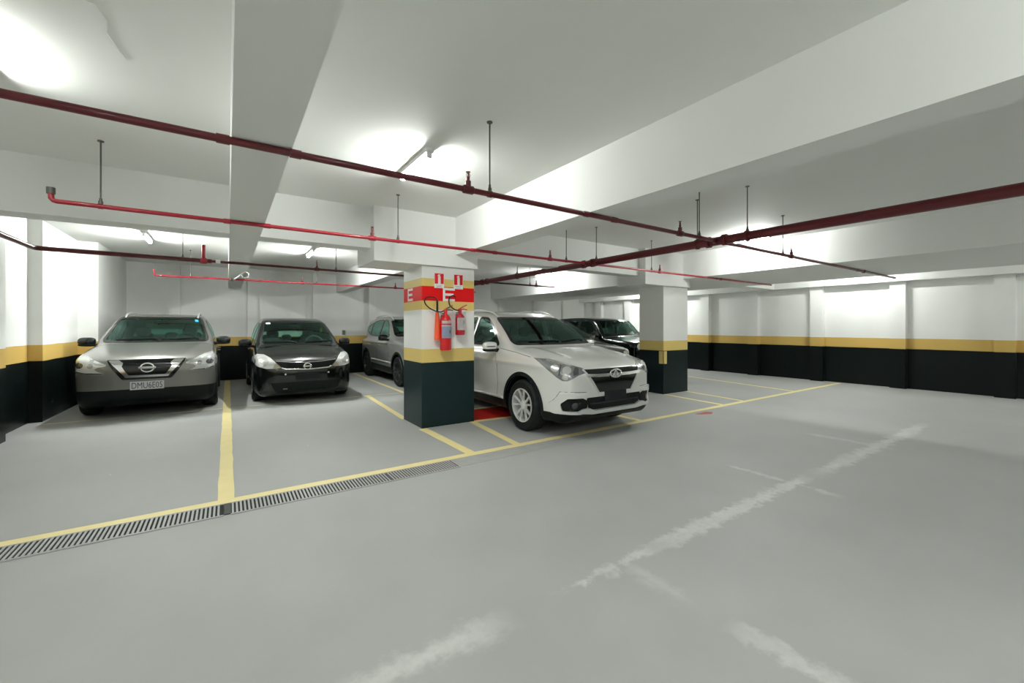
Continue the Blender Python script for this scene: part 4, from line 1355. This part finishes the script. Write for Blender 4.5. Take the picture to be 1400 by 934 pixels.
# ---- grey crossover by the left wall
LX = [(-0.875, 0.79), (-0.868, 0.90), (-0.80, 0.985), (-0.70, 0.955), (-0.58, 0.89), (-0.465, 0.835), (-0.475, 0.812), (-0.56, 0.80), (-0.60, 0.77), (-0.56, 0.735), (-0.485, 0.705), (-0.52, 0.690), (-0.70, 0.705), (-0.82, 0.735)]
grey = base_spec(
    name='crossover_car', label='gunmetal grey crossover parked nose out next to the left wall', cx=-1.02, cy=8.5, paint=P_GREY,
    L=4.3, W=1.78, H=1.66, h=0.020, yf=0.86, yr=3.47, wr=0.335, ra=0.395, cowl=1.12, cowl_z=1.12, k=0.10,
    low_top=[(0.22, 0.19), (0.07, 0.28), (0.01, 0.42), (0.0, 0.60), (0.015, 0.78), (0.075, 0.90), (0.28, 0.985), (0.7, 1.065), (1.15, 1.12), (1.9, 1.10), (3.0, 1.10), (3.9, 1.07), (4.2, 0.97), (4.29, 0.77), (4.3, 0.5), (4.2, 0.3)],
    low_bottom=[(4.1, 0.19), (0.35, 0.18)],
    gh_top=[(0.95, 1.03), (1.15, 1.145), (1.5, 1.375), (1.88, 1.575), (2.3, 1.64), (2.8, 1.655), (3.4, 1.615), (3.85, 1.5), (4.1, 1.25), (4.2, 1.0)],
    plan=[(0.0, 0.40), (0.04, 0.60), (0.12, 0.755), (0.30, 0.86), (0.6, 0.885), (1.5, 0.885), (3.2, 0.888), (3.9, 0.86), (4.15, 0.80), (4.28, 0.64), (4.3, 0.5)],
    section=[(0.74, 0.10), (0.84, 0.26), (0.875, 0.42), (0.888, 0.62), (0.88, 0.84), (0.86, 1.0), (0.80, 1.15), (0.72, 1.3)],
    gh_section=[(0.84, 0.9), (0.825, 1.05), (0.785, 1.2), (0.71, 1.4), (0.645, 1.55), (0.59, 1.66), (0.48, 1.80)],
    gh_plan=[(0.9, 0.84), (1.3, 0.83), (2.0, 0.83), (3.0, 0.82), (3.8, 0.76), (4.1, 0.68), (4.25, 0.6)],
    ridge=0.02, crease_z=0.90,
    glass={'windscreen': [(-0.715, 1.155), (0.715, 1.155), (0.585, 1.56), (-0.585, 1.56)], 'rear': [(-0.56, 1.2), (0.56, 1.2), (0.46, 1.5), (-0.46, 1.5)],
           'front': [(1.56, 1.13), (2.36, 1.13), (2.34, 1.53), (2.10, 1.52), (1.86, 1.40)],
           'back': [(2.45, 1.13), (3.25, 1.16), (3.28, 1.44), (3.0, 1.51), (2.43, 1.535)]},
    glass_mat=M['glass'], cabin=(1.2, 3.9), seat_y=2.1, mirror=(1.50, 1.13), mirror_m=M['gloss_black'],
    rails=(1.95, 3.6, 0.535), rail_m=M['satin'], cladding=0.045, clad=(0.455, -0.02), rim=M['alloy_dark'], spokes=5,
    panels=[
        dict(name='grille', poly=rounded([(-0.47, 0.90), (-0.40, 0.76), (-0.29, 0.60), (0.29, 0.60), (0.40, 0.76), (0.47, 0.90)], 0.02), frame='front', m=M['gloss_black'], off=0.004, kids=[
            dict(name='chrome_v_bar', poly=[(-0.445, 0.885), (-0.33, 0.89), (-0.28, 0.85), (-0.295, 0.80), (-0.265, 0.74), (-0.215, 0.665), (0.215, 0.665), (0.265, 0.74), (0.295, 0.80), (0.28, 0.85), (0.33, 0.89), (0.445, 0.885), (0.395, 0.82), (0.33, 0.74), (0.25, 0.632), (-0.25, 0.632), (-0.33, 0.74), (-0.395, 0.82)], frame='front', m=M['chrome'], off=0.012, depth=0.012)]),
        dict(name='headlight', poly=LX, frame='front', m=M['lamp_clear'], off=0.003, depth=0.012, sides=(1, -1), kids=[
            dict(name='reflector', poly=[(-0.775 + 0.05 * math.cos(a), 0.83 + 0.042 * math.sin(a)) for a in [2 * PI * i / 16 for i in range(16)]], frame='front', m=M['lamp_smoke'], off=0.007),
            dict(name='reflector', poly=[(-0.645 + 0.035 * math.cos(a), 0.82 + 0.034 * math.sin(a)) for a in [2 * PI * i / 16 for i in range(16)]], frame='front', m=M['lamp_grey'], off=0.007),
            dict(name='lamp_strip', poly=[(-0.66, 0.925), (-0.465, 0.835), (-0.475, 0.815), (-0.66, 0.89)], frame='front', m=M['chrome'], off=0.008),
            dict(name='lamp_strip', poly=[(-0.83, 0.752), (-0.70, 0.722), (-0.485, 0.708), (-0.52, 0.694), (-0.70, 0.708), (-0.82, 0.738)], frame='front', m=M['chrome'], off=0.008)]),
        dict(name='windscreen_sticker', poly=[(0.50, 1.50), (0.555, 1.49), (0.54, 1.535), (0.49, 1.54)], frame='front', m=M['sticker_blue'], off=0.006, res=0.02),
    ],
    rods=[dict(name='wiper', pts=[(-0.55, 1.17), (-0.08, 1.185), (0.0, 1.17)], frame='front', r=0.008, off=0.012, m=M['plastic']),
          dict(name='wiper', pts=[(0.05, 1.17), (0.52, 1.19), (0.58, 1.17)], frame='front', r=0.008, off=0.012, m=M['plastic'])],
    seams=[('side', [(1.50, 1.09), (1.42, 0.86), (1.40, 0.42)]), ('side', [(2.40, 1.11), (2.42, 0.7), (2.36, 0.42)]), ('side', [(0.66, 1.0), (1.0, 1.05), (1.4, 1.085)])])
car, root = build_car(grey)
p = on_front(car, 0, 0.775)
bm = bmesh.new(); ring_emblem(bm, (0, p[1] - 0.02, 0.775), 0.078, 0.066, 0.011)
add_box(bm, -0.105, 0.105, p[1] - 0.034, p[1] - 0.014, 0.762, 0.790, bev=0.004)
obj('emblem', bm, M['chrome'], root, sm=50)
number_plate(car, root, 0, 0.505, 0.40, 0.125, M['plate'], 'DMU6E05')

# ---- black hatchback
BH = [(-0.845, 0.76), (-0.835, 0.85), (-0.77, 0.90), (-0.67, 0.893), (-0.58, 0.835), (-0.50, 0.745), (-0.425, 0.665), (-0.50, 0.648), (-0.66, 0.655), (-0.78, 0.69)]
black = base_spec(
    name='hatchback_car', label='black hatchback parked nose out between the grey crossover and the sign pillar', cx=1.23, cy=8.55, paint=P_BLACK,
    L=4.28, W=1.72, H=1.61, h=0.020, yf=0.85, yr=3.45, wr=0.31, ra=0.36, cowl=1.0, cowl_z=1.04, k=0.11,
    low_top=[(0.22, 0.14), (0.07, 0.22), (0.01, 0.36), (0.0, 0.52), (0.03, 0.67), (0.12, 0.79), (0.35, 0.89), (0.75, 0.98), (1.05, 1.03), (1.9, 1.04), (3.9, 1.03), (4.18, 0.95), (4.27, 0.72), (4.28, 0.45), (4.2, 0.26)],
    low_bottom=[(4.1, 0.15), (0.35, 0.13)],
    gh_top=[(0.82, 0.95), (1.0, 1.05), (1.4, 1.29), (1.85, 1.505), (2.3, 1.59), (2.8, 1.605), (3.4, 1.56), (3.9, 1.39), (4.1, 1.15), (4.18, 0.95)],
    plan=[(0.0, 0.36), (0.05, 0.56), (0.15, 0.73), (0.33, 0.82), (0.6, 0.85), (1.5, 0.858), (3.2, 0.858), (3.9, 0.83), (4.15, 0.76), (4.26, 0.6), (4.28, 0.45)],
    section=[(0.74, 0.06), (0.82, 0.20), (0.85, 0.36), (0.858, 0.58), (0.85, 0.80), (0.825, 0.95), (0.77, 1.1), (0.70, 1.25)],
    gh_section=[(0.82, 0.85), (0.80, 1.0), (0.755, 1.15), (0.69, 1.35), (0.635, 1.5), (0.58, 1.62), (0.46, 1.76)],
    gh_plan=[(0.8, 0.82), (1.2, 0.81), (2.0, 0.81), (3.0, 0.80), (3.8, 0.74), (4.1, 0.66), (4.2, 0.58)],
    crease_z=0.86, bow=0.15,
    glass={'windscreen': [(-0.685, 1.065), (0.685, 1.065), (0.575, 1.49), (-0.575, 1.49)], 'rear': [(-0.60, 1.12), (0.60, 1.12), (0.53, 1.46), (-0.53, 1.46)],
           'front': [(1.42, 1.06), (2.30, 1.06), (2.28, 1.48), (2.02, 1.465), (1.72, 1.30)],
           'back': [(2.40, 1.06), (3.25, 1.08), (3.30, 1.38), (2.95, 1.46), (2.38, 1.485)]},
    glass_mat=M['glass_clear'], cabin=(1.08, 4.0), seat_y=2.05, seat_z=0.55, mirror=(1.40, 1.06), mirror_m=M['gloss_black'], mirror_h=0.08, spokes=7, rim=M['alloy_dark'],
    panels=[
        dict(name='grille', poly=[(-0.50, 0.765), (-0.25, 0.742), (0, 0.735), (0.25, 0.742), (0.50, 0.765), (0.43, 0.69), (0.36, 0.645), (0, 0.625), (-0.36, 0.645), (-0.43, 0.69)], frame='front', m=M['plastic'], off=0.004),
        dict(name='lower_intake', poly=rounded([(-0.60, 0.40), (-0.52, 0.24), (0.52, 0.24), (0.60, 0.40)], 0.04), frame='front', m=M['plastic'], off=0.004),
        dict(name='headlight', poly=BH, frame='front', m=M['lamp_clear'], off=0.003, depth=0.012, sides=(1, -1), kids=[
            dict(name='reflector', poly=[(-0.70 + 0.085 * math.cos(a), 0.775 + 0.08 * math.sin(a)) for a in [2 * PI * i / 20 for i in range(20)]], frame='front', m=M['lamp_bowl'], off=0.006),
            dict(name='indicator', poly=[(-0.53, 0.72), (-0.50, 0.745), (-0.425, 0.665), (-0.50, 0.65), (-0.56, 0.655)], frame='front', m=M['amber'], off=0.006)]),
        dict(name='parking_sensor', poly=[(-0.36 + 0.016 * math.cos(a), 0.545 + 0.016 * math.sin(a)) for a in [2 * PI * i / 10 for i in range(10)]], frame='front', m=M['satin'], off=0.008, sides=(1, -1), res=0.02),
        dict(name='tow_cap', poly=[(-0.40, 0.275), (-0.33, 0.275), (-0.33, 0.29), (-0.40, 0.29)], frame='front', m=M['grey_plastic'], off=0.008, res=0.03),
        dict(name='windscreen_sticker', poly=[(-0.55, 1.46), (-0.47, 1.46), (-0.47, 1.485), (-0.55, 1.485)], frame='front', m=M['label'], off=0.006, res=0.02),
    ],
    rods=[dict(name='grille_bar', pts=[(-0.505, 0.775), (-0.25, 0.75), (0, 0.742), (0.25, 0.75), (0.505, 0.775)], frame='front', r=0.007, off=0.006, m=M['chrome']),
          dict(name='grille_bar', pts=[(-0.42, 0.66), (-0.36, 0.637), (0, 0.618), (0.36, 0.637), (0.42, 0.66)], frame='front', r=0.012, off=0.006, m=M['chrome']),
          dict(name='wiper', pts=[(-0.62, 1.085), (-0.16, 1.095), (-0.06, 1.07)], frame='front', r=0.012, off=0.014, m=M['plastic']),
          dict(name='wiper', pts=[(0.10, 1.085), (0.60, 1.10), (0.64, 1.075)], frame='front', r=0.012, off=0.014, m=M['plastic'])],
    seams=[('side', [(1.36, 1.03), (1.30, 0.80), (1.30, 0.30)]), ('side', [(2.35, 1.04), (2.36, 0.6), (2.32, 0.3)])], handle_m=P_BLACK)
car, root = build_car(black)
p = on_front(car, 0, 0.67)
bm = bmesh.new(); ring_emblem(bm, (0, p[1] - 0.02, 0.675), 0.058, 0.054, 0.009)
add_box(bm, -0.075, 0.075, p[1] - 0.032, p[1] - 0.014, 0.665, 0.687, bev=0.004)
obj('emblem', bm, M['chrome'], root, sm=50)
number_plate(car, root, 0, 0.50, 0.40, 0.13, M['plate_dark'])
bm = bmesh.new(); ellipsoid(bm, (0, 1.92, 1.44), (0.03, 0.012, 0.03), 2.2); bm.free()

# ---- grey SUV behind the sign pillar
suv2 = base_spec(
    name='suv', label='mid grey SUV half hidden behind the red sign pillar', cx=4.20, cy=8.83, paint=P_GREY2,
    L=4.34, W=1.84, H=1.70, h=0.026, yf=0.88, yr=3.52, wr=0.35, ra=0.41, cowl=1.2, cowl_z=1.14,
    low_top=[(0.20, 0.22), (0.06, 0.31), (0.0, 0.45), (0.0, 0.64), (0.02, 0.82), (0.08, 0.93), (0.28, 1.01), (0.75, 1.08), (1.25, 1.135), (1.9, 1.12), (3.0, 1.13), (3.9, 1.12), (4.22, 1.02), (4.32, 0.8), (4.34, 0.5), (4.24, 0.32)],
    low_bottom=[(4.1, 0.21), (0.35, 0.2)],
    gh_top=[(1.05, 1.05), (1.28, 1.17), (1.65, 1.40), (2.02, 1.60), (2.4, 1.67), (2.9, 1.69), (3.5, 1.66), (3.95, 1.54), (4.18, 1.28), (4.27, 1.0)],
    plan=[(0.0, 0.50), (0.035, 0.66), (0.11, 0.80), (0.28, 0.89), (0.6, 0.917), (1.5, 0.92), (3.2, 0.92), (3.9, 0.90), (4.2, 0.83), (4.32, 0.66), (4.34, 0.5)],
    section=[(0.74, 0.12), (0.86, 0.26), (0.90, 0.42), (0.918, 0.65), (0.912, 0.88), (0.885, 1.04), (0.83, 1.18), (0.74, 1.33)],
    gh_section=[(0.87, 0.9), (0.85, 1.08), (0.81, 1.22), (0.74, 1.42), (0.69, 1.57), (0.63, 1.70), (0.50, 1.84)],
    gh_plan=[(0.9, 0.87), (1.3, 0.85), (2.0, 0.86), (3.0, 0.85), (3.8, 0.79), (4.15, 0.71), (4.3, 0.62)],
    crease_z=1.0, crease=0.012, ridge=0.018,
    glass={'windscreen': [(-0.745, 1.185), (0.745, 1.185), (0.63, 1.57), (-0.63, 1.57)], 'rear': [(-0.58, 1.2), (0.58, 1.2), (0.5, 1.52), (-0.5, 1.52)],
           'front': [(1.70, 1.155), (2.48, 1.155), (2.46, 1.575), (2.20, 1.56), (2.0, 1.45)],
           'back': [(2.57, 1.155), (3.36, 1.175), (3.36, 1.53), (3.0, 1.57), (2.55, 1.58)],
           'quarter': [(3.45, 1.19), (3.86, 1.30), (3.76, 1.42), (3.46, 1.51)]},
    glass_mat=M['glass'], cabin=(1.3, 4.0), seat_y=2.2, mirror=(1.68, 1.12), mirror_m=M['gloss_black'], rails=(2.05, 3.8, 0.585), rail_m=M['satin'],
    cladding=0.05, clad=(0.40, 0.01), rim=M['alloy_dark'], spokes=5,
    panels=[dict(name='pillar_cover', poly=[(2.485, 1.165), (2.565, 1.165), (2.545, 1.57), (2.465, 1.568)], frame='side', m=M['gloss_black'], off=0.006, sides=(1, -1)),
            dict(name='pillar_cover', poly=[(3.365, 1.19), (3.445, 1.20), (3.455, 1.50), (3.365, 1.52)], frame='side', m=M['gloss_black'], off=0.006, sides=(1, -1)),
            dict(name='grille', poly=rounded([(-0.50, 0.88), (-0.46, 0.72), (0.46, 0.72), (0.50, 0.88)], 0.02), frame='front', m=M['gloss_black'], off=0.005, kids=[
                dict(name='chrome_bar', poly=[(-0.48, 0.81), (0.48, 0.81), (0.48, 0.79), (-0.48, 0.79)], frame='front', m=M['chrome'], off=0.012)]),
            dict(name='lower_intake', poly=rounded([(-0.62, 0.55), (-0.55, 0.32), (0.55, 0.32), (0.62, 0.55)], 0.03), frame='front', m=M['plastic'], off=0.005),
            dict(name='headlight', poly=[(-0.88, 0.98), (-0.66, 0.93), (-0.51, 0.88), (-0.51, 0.80), (-0.62, 0.77), (-0.80, 0.80), (-0.88, 0.88)], frame='front', m=M['lamp_grey'], off=0.003, sides=(1, -1), kids=[
                dict(name='reflector', poly=[(-0.68 + 0.05 * math.cos(a), 0.86 + 0.04 * math.sin(a)) for a in [2 * PI * i / 14 for i in range(14)]], frame='front', m=M['lamp_bowl'], off=0.007)])],
    rods=[dict(name='sill_strip', pts=[(1.35, 0.52), (3.0, 0.53)], frame='side', r=0.022, off=0.004, m=M['satin'], sides=(1, -1))],
    seams=[('side', [(1.62, 1.1), (1.52, 0.86), (1.50, 0.5)]), ('side', [(2.52, 1.12), (2.54, 0.7), (2.50, 0.5)])])
car, root = build_car(suv2)
number_plate(car, root, 0, 0.60, 0.40, 0.13, M['plate'])

# ---- dark grey car beyond the silver SUV
dgrey = base_spec(
    name='saloon_car', label='dark grey car showing its bonnet and windscreen behind the silver SUV', cx=6.74, cy=6.27, paint=P_DGREY,
    L=4.3, W=1.76, H=1.62, h=0.028, yf=0.86, yr=3.46, wr=0.33, ra=0.39, cowl=1.15, cowl_z=1.11,
    low_top=[(0.20, 0.2), (0.06, 0.29), (0.0, 0.45), (0.0, 0.64), (0.03, 0.80), (0.10, 0.90), (0.30, 0.965), (0.75, 1.04), (1.2, 1.10), (1.9, 1.09), (3.0, 1.09), (3.9, 1.07), (4.2, 0.98), (4.29, 0.77), (4.3, 0.5), (4.2, 0.3)],
    low_bottom=[(4.1, 0.2), (0.35, 0.19)],
    gh_top=[(0.98, 1.02), (1.2, 1.14), (1.55, 1.35), (1.95, 1.54), (2.35, 1.61), (2.8, 1.62), (3.4, 1.58), (3.85, 1.47), (4.1, 1.22), (4.2, 1.0)],
    plan=[(0.0, 0.42), (0.05, 0.62), (0.15, 0.77), (0.33, 0.855), (0.6, 0.875), (1.5, 0.88), (3.2, 0.88), (3.9, 0.85), (4.15, 0.79), (4.28, 0.62), (4.3, 0.5)],
    section=[(0.72, 0.1), (0.83, 0.26), (0.87, 0.42), (0.88, 0.62), (0.872, 0.84), (0.85, 1.0), (0.79, 1.15), (0.70, 1.3)],
    gh_section=[(0.83, 0.9), (0.815, 1.05), (0.775, 1.2), (0.70, 1.4), (0.645, 1.53), (0.59, 1.64), (0.48, 1.78)],
    gh_plan=[(0.9, 0.83), (1.3, 0.82), (2.0, 0.82), (3.0, 0.81), (3.8, 0.75), (4.1, 0.67), (4.25, 0.6)],
    glass={'windscreen': [(-0.71, 1.15), (0.71, 1.15), (0.59, 1.52), (-0.59, 1.52)], 'rear': [(-0.56, 1.18), (0.56, 1.18), (0.46, 1.47), (-0.46, 1.47)],
           'front': [(1.60, 1.12), (2.38, 1.12), (2.36, 1.50), (2.12, 1.49), (1.88, 1.36)], 'back': [(2.47, 1.12), (3.25, 1.14), (3.28, 1.42), (3.0, 1.48), (2.45, 1.505)]},
    glass_mat=M['glass'], cabin=(1.24, 3.9), seat_y=2.1, mirror=(1.56, 1.11), rim=M['alloy_dark'],
    panels=[dict(name='grille', poly=rounded([(-0.48, 0.85), (-0.40, 0.64), (0.40, 0.64), (0.48, 0.85)], 0.02), frame='front', m=M['gloss_black'], off=0.005, kids=[
                dict(name='chrome_bar', poly=[(-0.46, 0.80), (0.46, 0.80), (0.46, 0.775), (-0.46, 0.775)], frame='front', m=M['chrome'], off=0.012)]),
            dict(name='lower_intake', poly=rounded([(-0.6, 0.5), (-0.52, 0.3), (0.52, 0.3), (0.6, 0.5)], 0.03), frame='front', m=M['plastic'], off=0.005),
            dict(name='headlight', poly=[(-0.86, 0.95), (-0.66, 0.90), (-0.50, 0.85), (-0.50, 0.78), (-0.64, 0.74), (-0.80, 0.77), (-0.865, 0.86)], frame='front', m=M['lamp_clear'], off=0.003, sides=(1, -1), kids=[
                dict(name='reflector', poly=[(-0.68 + 0.05 * math.cos(a), 0.83 + 0.04 * math.sin(a)) for a in [2 * PI * i / 14 for i in range(14)]], frame='front', m=M['lamp_bowl'], off=0.007)])])
car, root = build_car(dgrey)
number_plate(car, root, 0, 0.56, 0.40, 0.13, M['plate'])

# ---- black boxy car by the far pillar
boxy = base_spec(
    name='boxy_car', label='black boxy car with an upright windscreen behind the far yellow striped pillar', cx=9.42, cy=7.08, paint=P_BLACK,
    L=4.1, W=1.80, H=1.68, h=0.028, yf=0.82, yr=3.36, wr=0.34, ra=0.40, cowl=1.0, cowl_z=1.14, k=0.07,
    low_top=[(0.16, 0.22), (0.04, 0.31), (0.0, 0.45), (0.0, 0.70), (0.015, 0.90), (0.06, 1.0), (0.22, 1.05), (0.6, 1.09), (1.05, 1.13), (1.9, 1.12), (3.0, 1.13), (3.8, 1.12), (4.03, 1.02), (4.09, 0.8), (4.1, 0.5), (4.0, 0.32)],
    low_bottom=[(3.9, 0.22), (0.3, 0.21)],
    gh_top=[(0.95, 1.06), (1.10, 1.17), (1.32, 1.42), (1.53, 1.605), (1.9, 1.67), (2.5, 1.685), (3.2, 1.66), (3.75, 1.60), (3.98, 1.3), (4.04, 1.0)],
    plan=[(0.0, 0.60), (0.03, 0.72), (0.10, 0.82), (0.26, 0.885), (0.6, 0.90), (1.5, 0.90), (3.2, 0.90), (3.8, 0.88), (4.0, 0.82), (4.08, 0.7), (4.1, 0.55)],
    section=[(0.76, 0.12), (0.86, 0.26), (0.89, 0.42), (0.90, 0.65), (0.895, 0.90), (0.87, 1.06), (0.82, 1.2), (0.76, 1.33)],
    gh_section=[(0.86, 0.9), (0.85, 1.08), (0.82, 1.22), (0.765, 1.42), (0.72, 1.57), (0.67, 1.70), (0.55, 1.84)],
    gh_plan=[(0.8, 0.86), (1.2, 0.85), (2.0, 0.85), (3.0, 0.84), (3.7, 0.80), (3.95, 0.74), (4.06, 0.66)], bow=0.10,
    glass={'windscreen': [(-0.745, 1.18), (0.745, 1.18), (0.665, 1.575), (-0.665, 1.575)], 'rear': [(-0.6, 1.22), (0.6, 1.22), (0.54, 1.54), (-0.54, 1.54)],
           'front': [(1.40, 1.16), (2.16, 1.16), (2.14, 1.57), (1.78, 1.565), (1.62, 1.46)], 'back': [(2.25, 1.16), (3.1, 1.18), (3.12, 1.54), (2.9, 1.565), (2.23, 1.575)]},
    glass_mat=M['glass_pale'], cabin=(1.14, 3.8), seat_y=1.95, mirror=(1.34, 1.17), mirror_m=M['gloss_black'], cladding=0.045, clad=(0.40, 0.0), rim=M['alloy_dark'],
    panels=[dict(name='grille', poly=rounded([(-0.46, 0.93), (-0.46, 0.80), (0.46, 0.80), (0.46, 0.93)], 0.02), frame='front', m=M['gloss_black'], off=0.005, kids=[
                dict(name='grille_slot', poly=[(x - 0.022, 0.815), (x + 0.022, 0.815), (x + 0.022, 0.915), (x - 0.022, 0.915)], frame='front', m=M['satin'], off=0.010) for x in (-0.36, -0.24, -0.12, 0, 0.12, 0.24, 0.36)]),
            dict(name='lower_intake', poly=rounded([(-0.62, 0.55), (-0.55, 0.34), (0.55, 0.34), (0.62, 0.55)], 0.03), frame='front', m=M['plastic'], off=0.005),
            dict(name='headlight', poly=[(-0.665 + 0.10 * math.cos(a), 0.885 + 0.085 * math.sin(a)) for a in [2 * PI * i / 22 for i in range(22)]], frame='front', m=M['lamp_clear'], off=0.006, sides=(1, -1), kids=[
                dict(name='reflector', poly=[(-0.665 + 0.06 * math.cos(a), 0.885 + 0.05 * math.sin(a)) for a in [2 * PI * i / 14 for i in range(14)]], frame='front', m=M['lamp_bowl'], off=0.010)])])
car, root = build_car(boxy)
number_plate(car, root, 0, 0.65, 0.40, 0.13, M['plate'])


# ------------------------------------------------------------------ world and view
w = bpy.data.worlds.new('world'); SC.world = w; w.use_nodes = True
w.node_tree.nodes['Background'].inputs[0].default_value = (0, 0, 0, 1)
w.node_tree.nodes['Background'].inputs[1].default_value = 0
SC.view_settings.view_transform = 'Standard'
SC.view_settings.look = 'None'
SC.view_settings.gamma = 1
SC.view_settings.exposure = 0.0
SC.view_settings.use_curve_mapping = False
SC.cycles.max_bounces = 12
SC.cycles.diffuse_bounces = 8
SC.cycles.glossy_bounces = 5
SC.cycles.transparent_max_bounces = 12
SC.cycles.sample_clamp_indirect = 6
SC.cycles.use_denoising = True
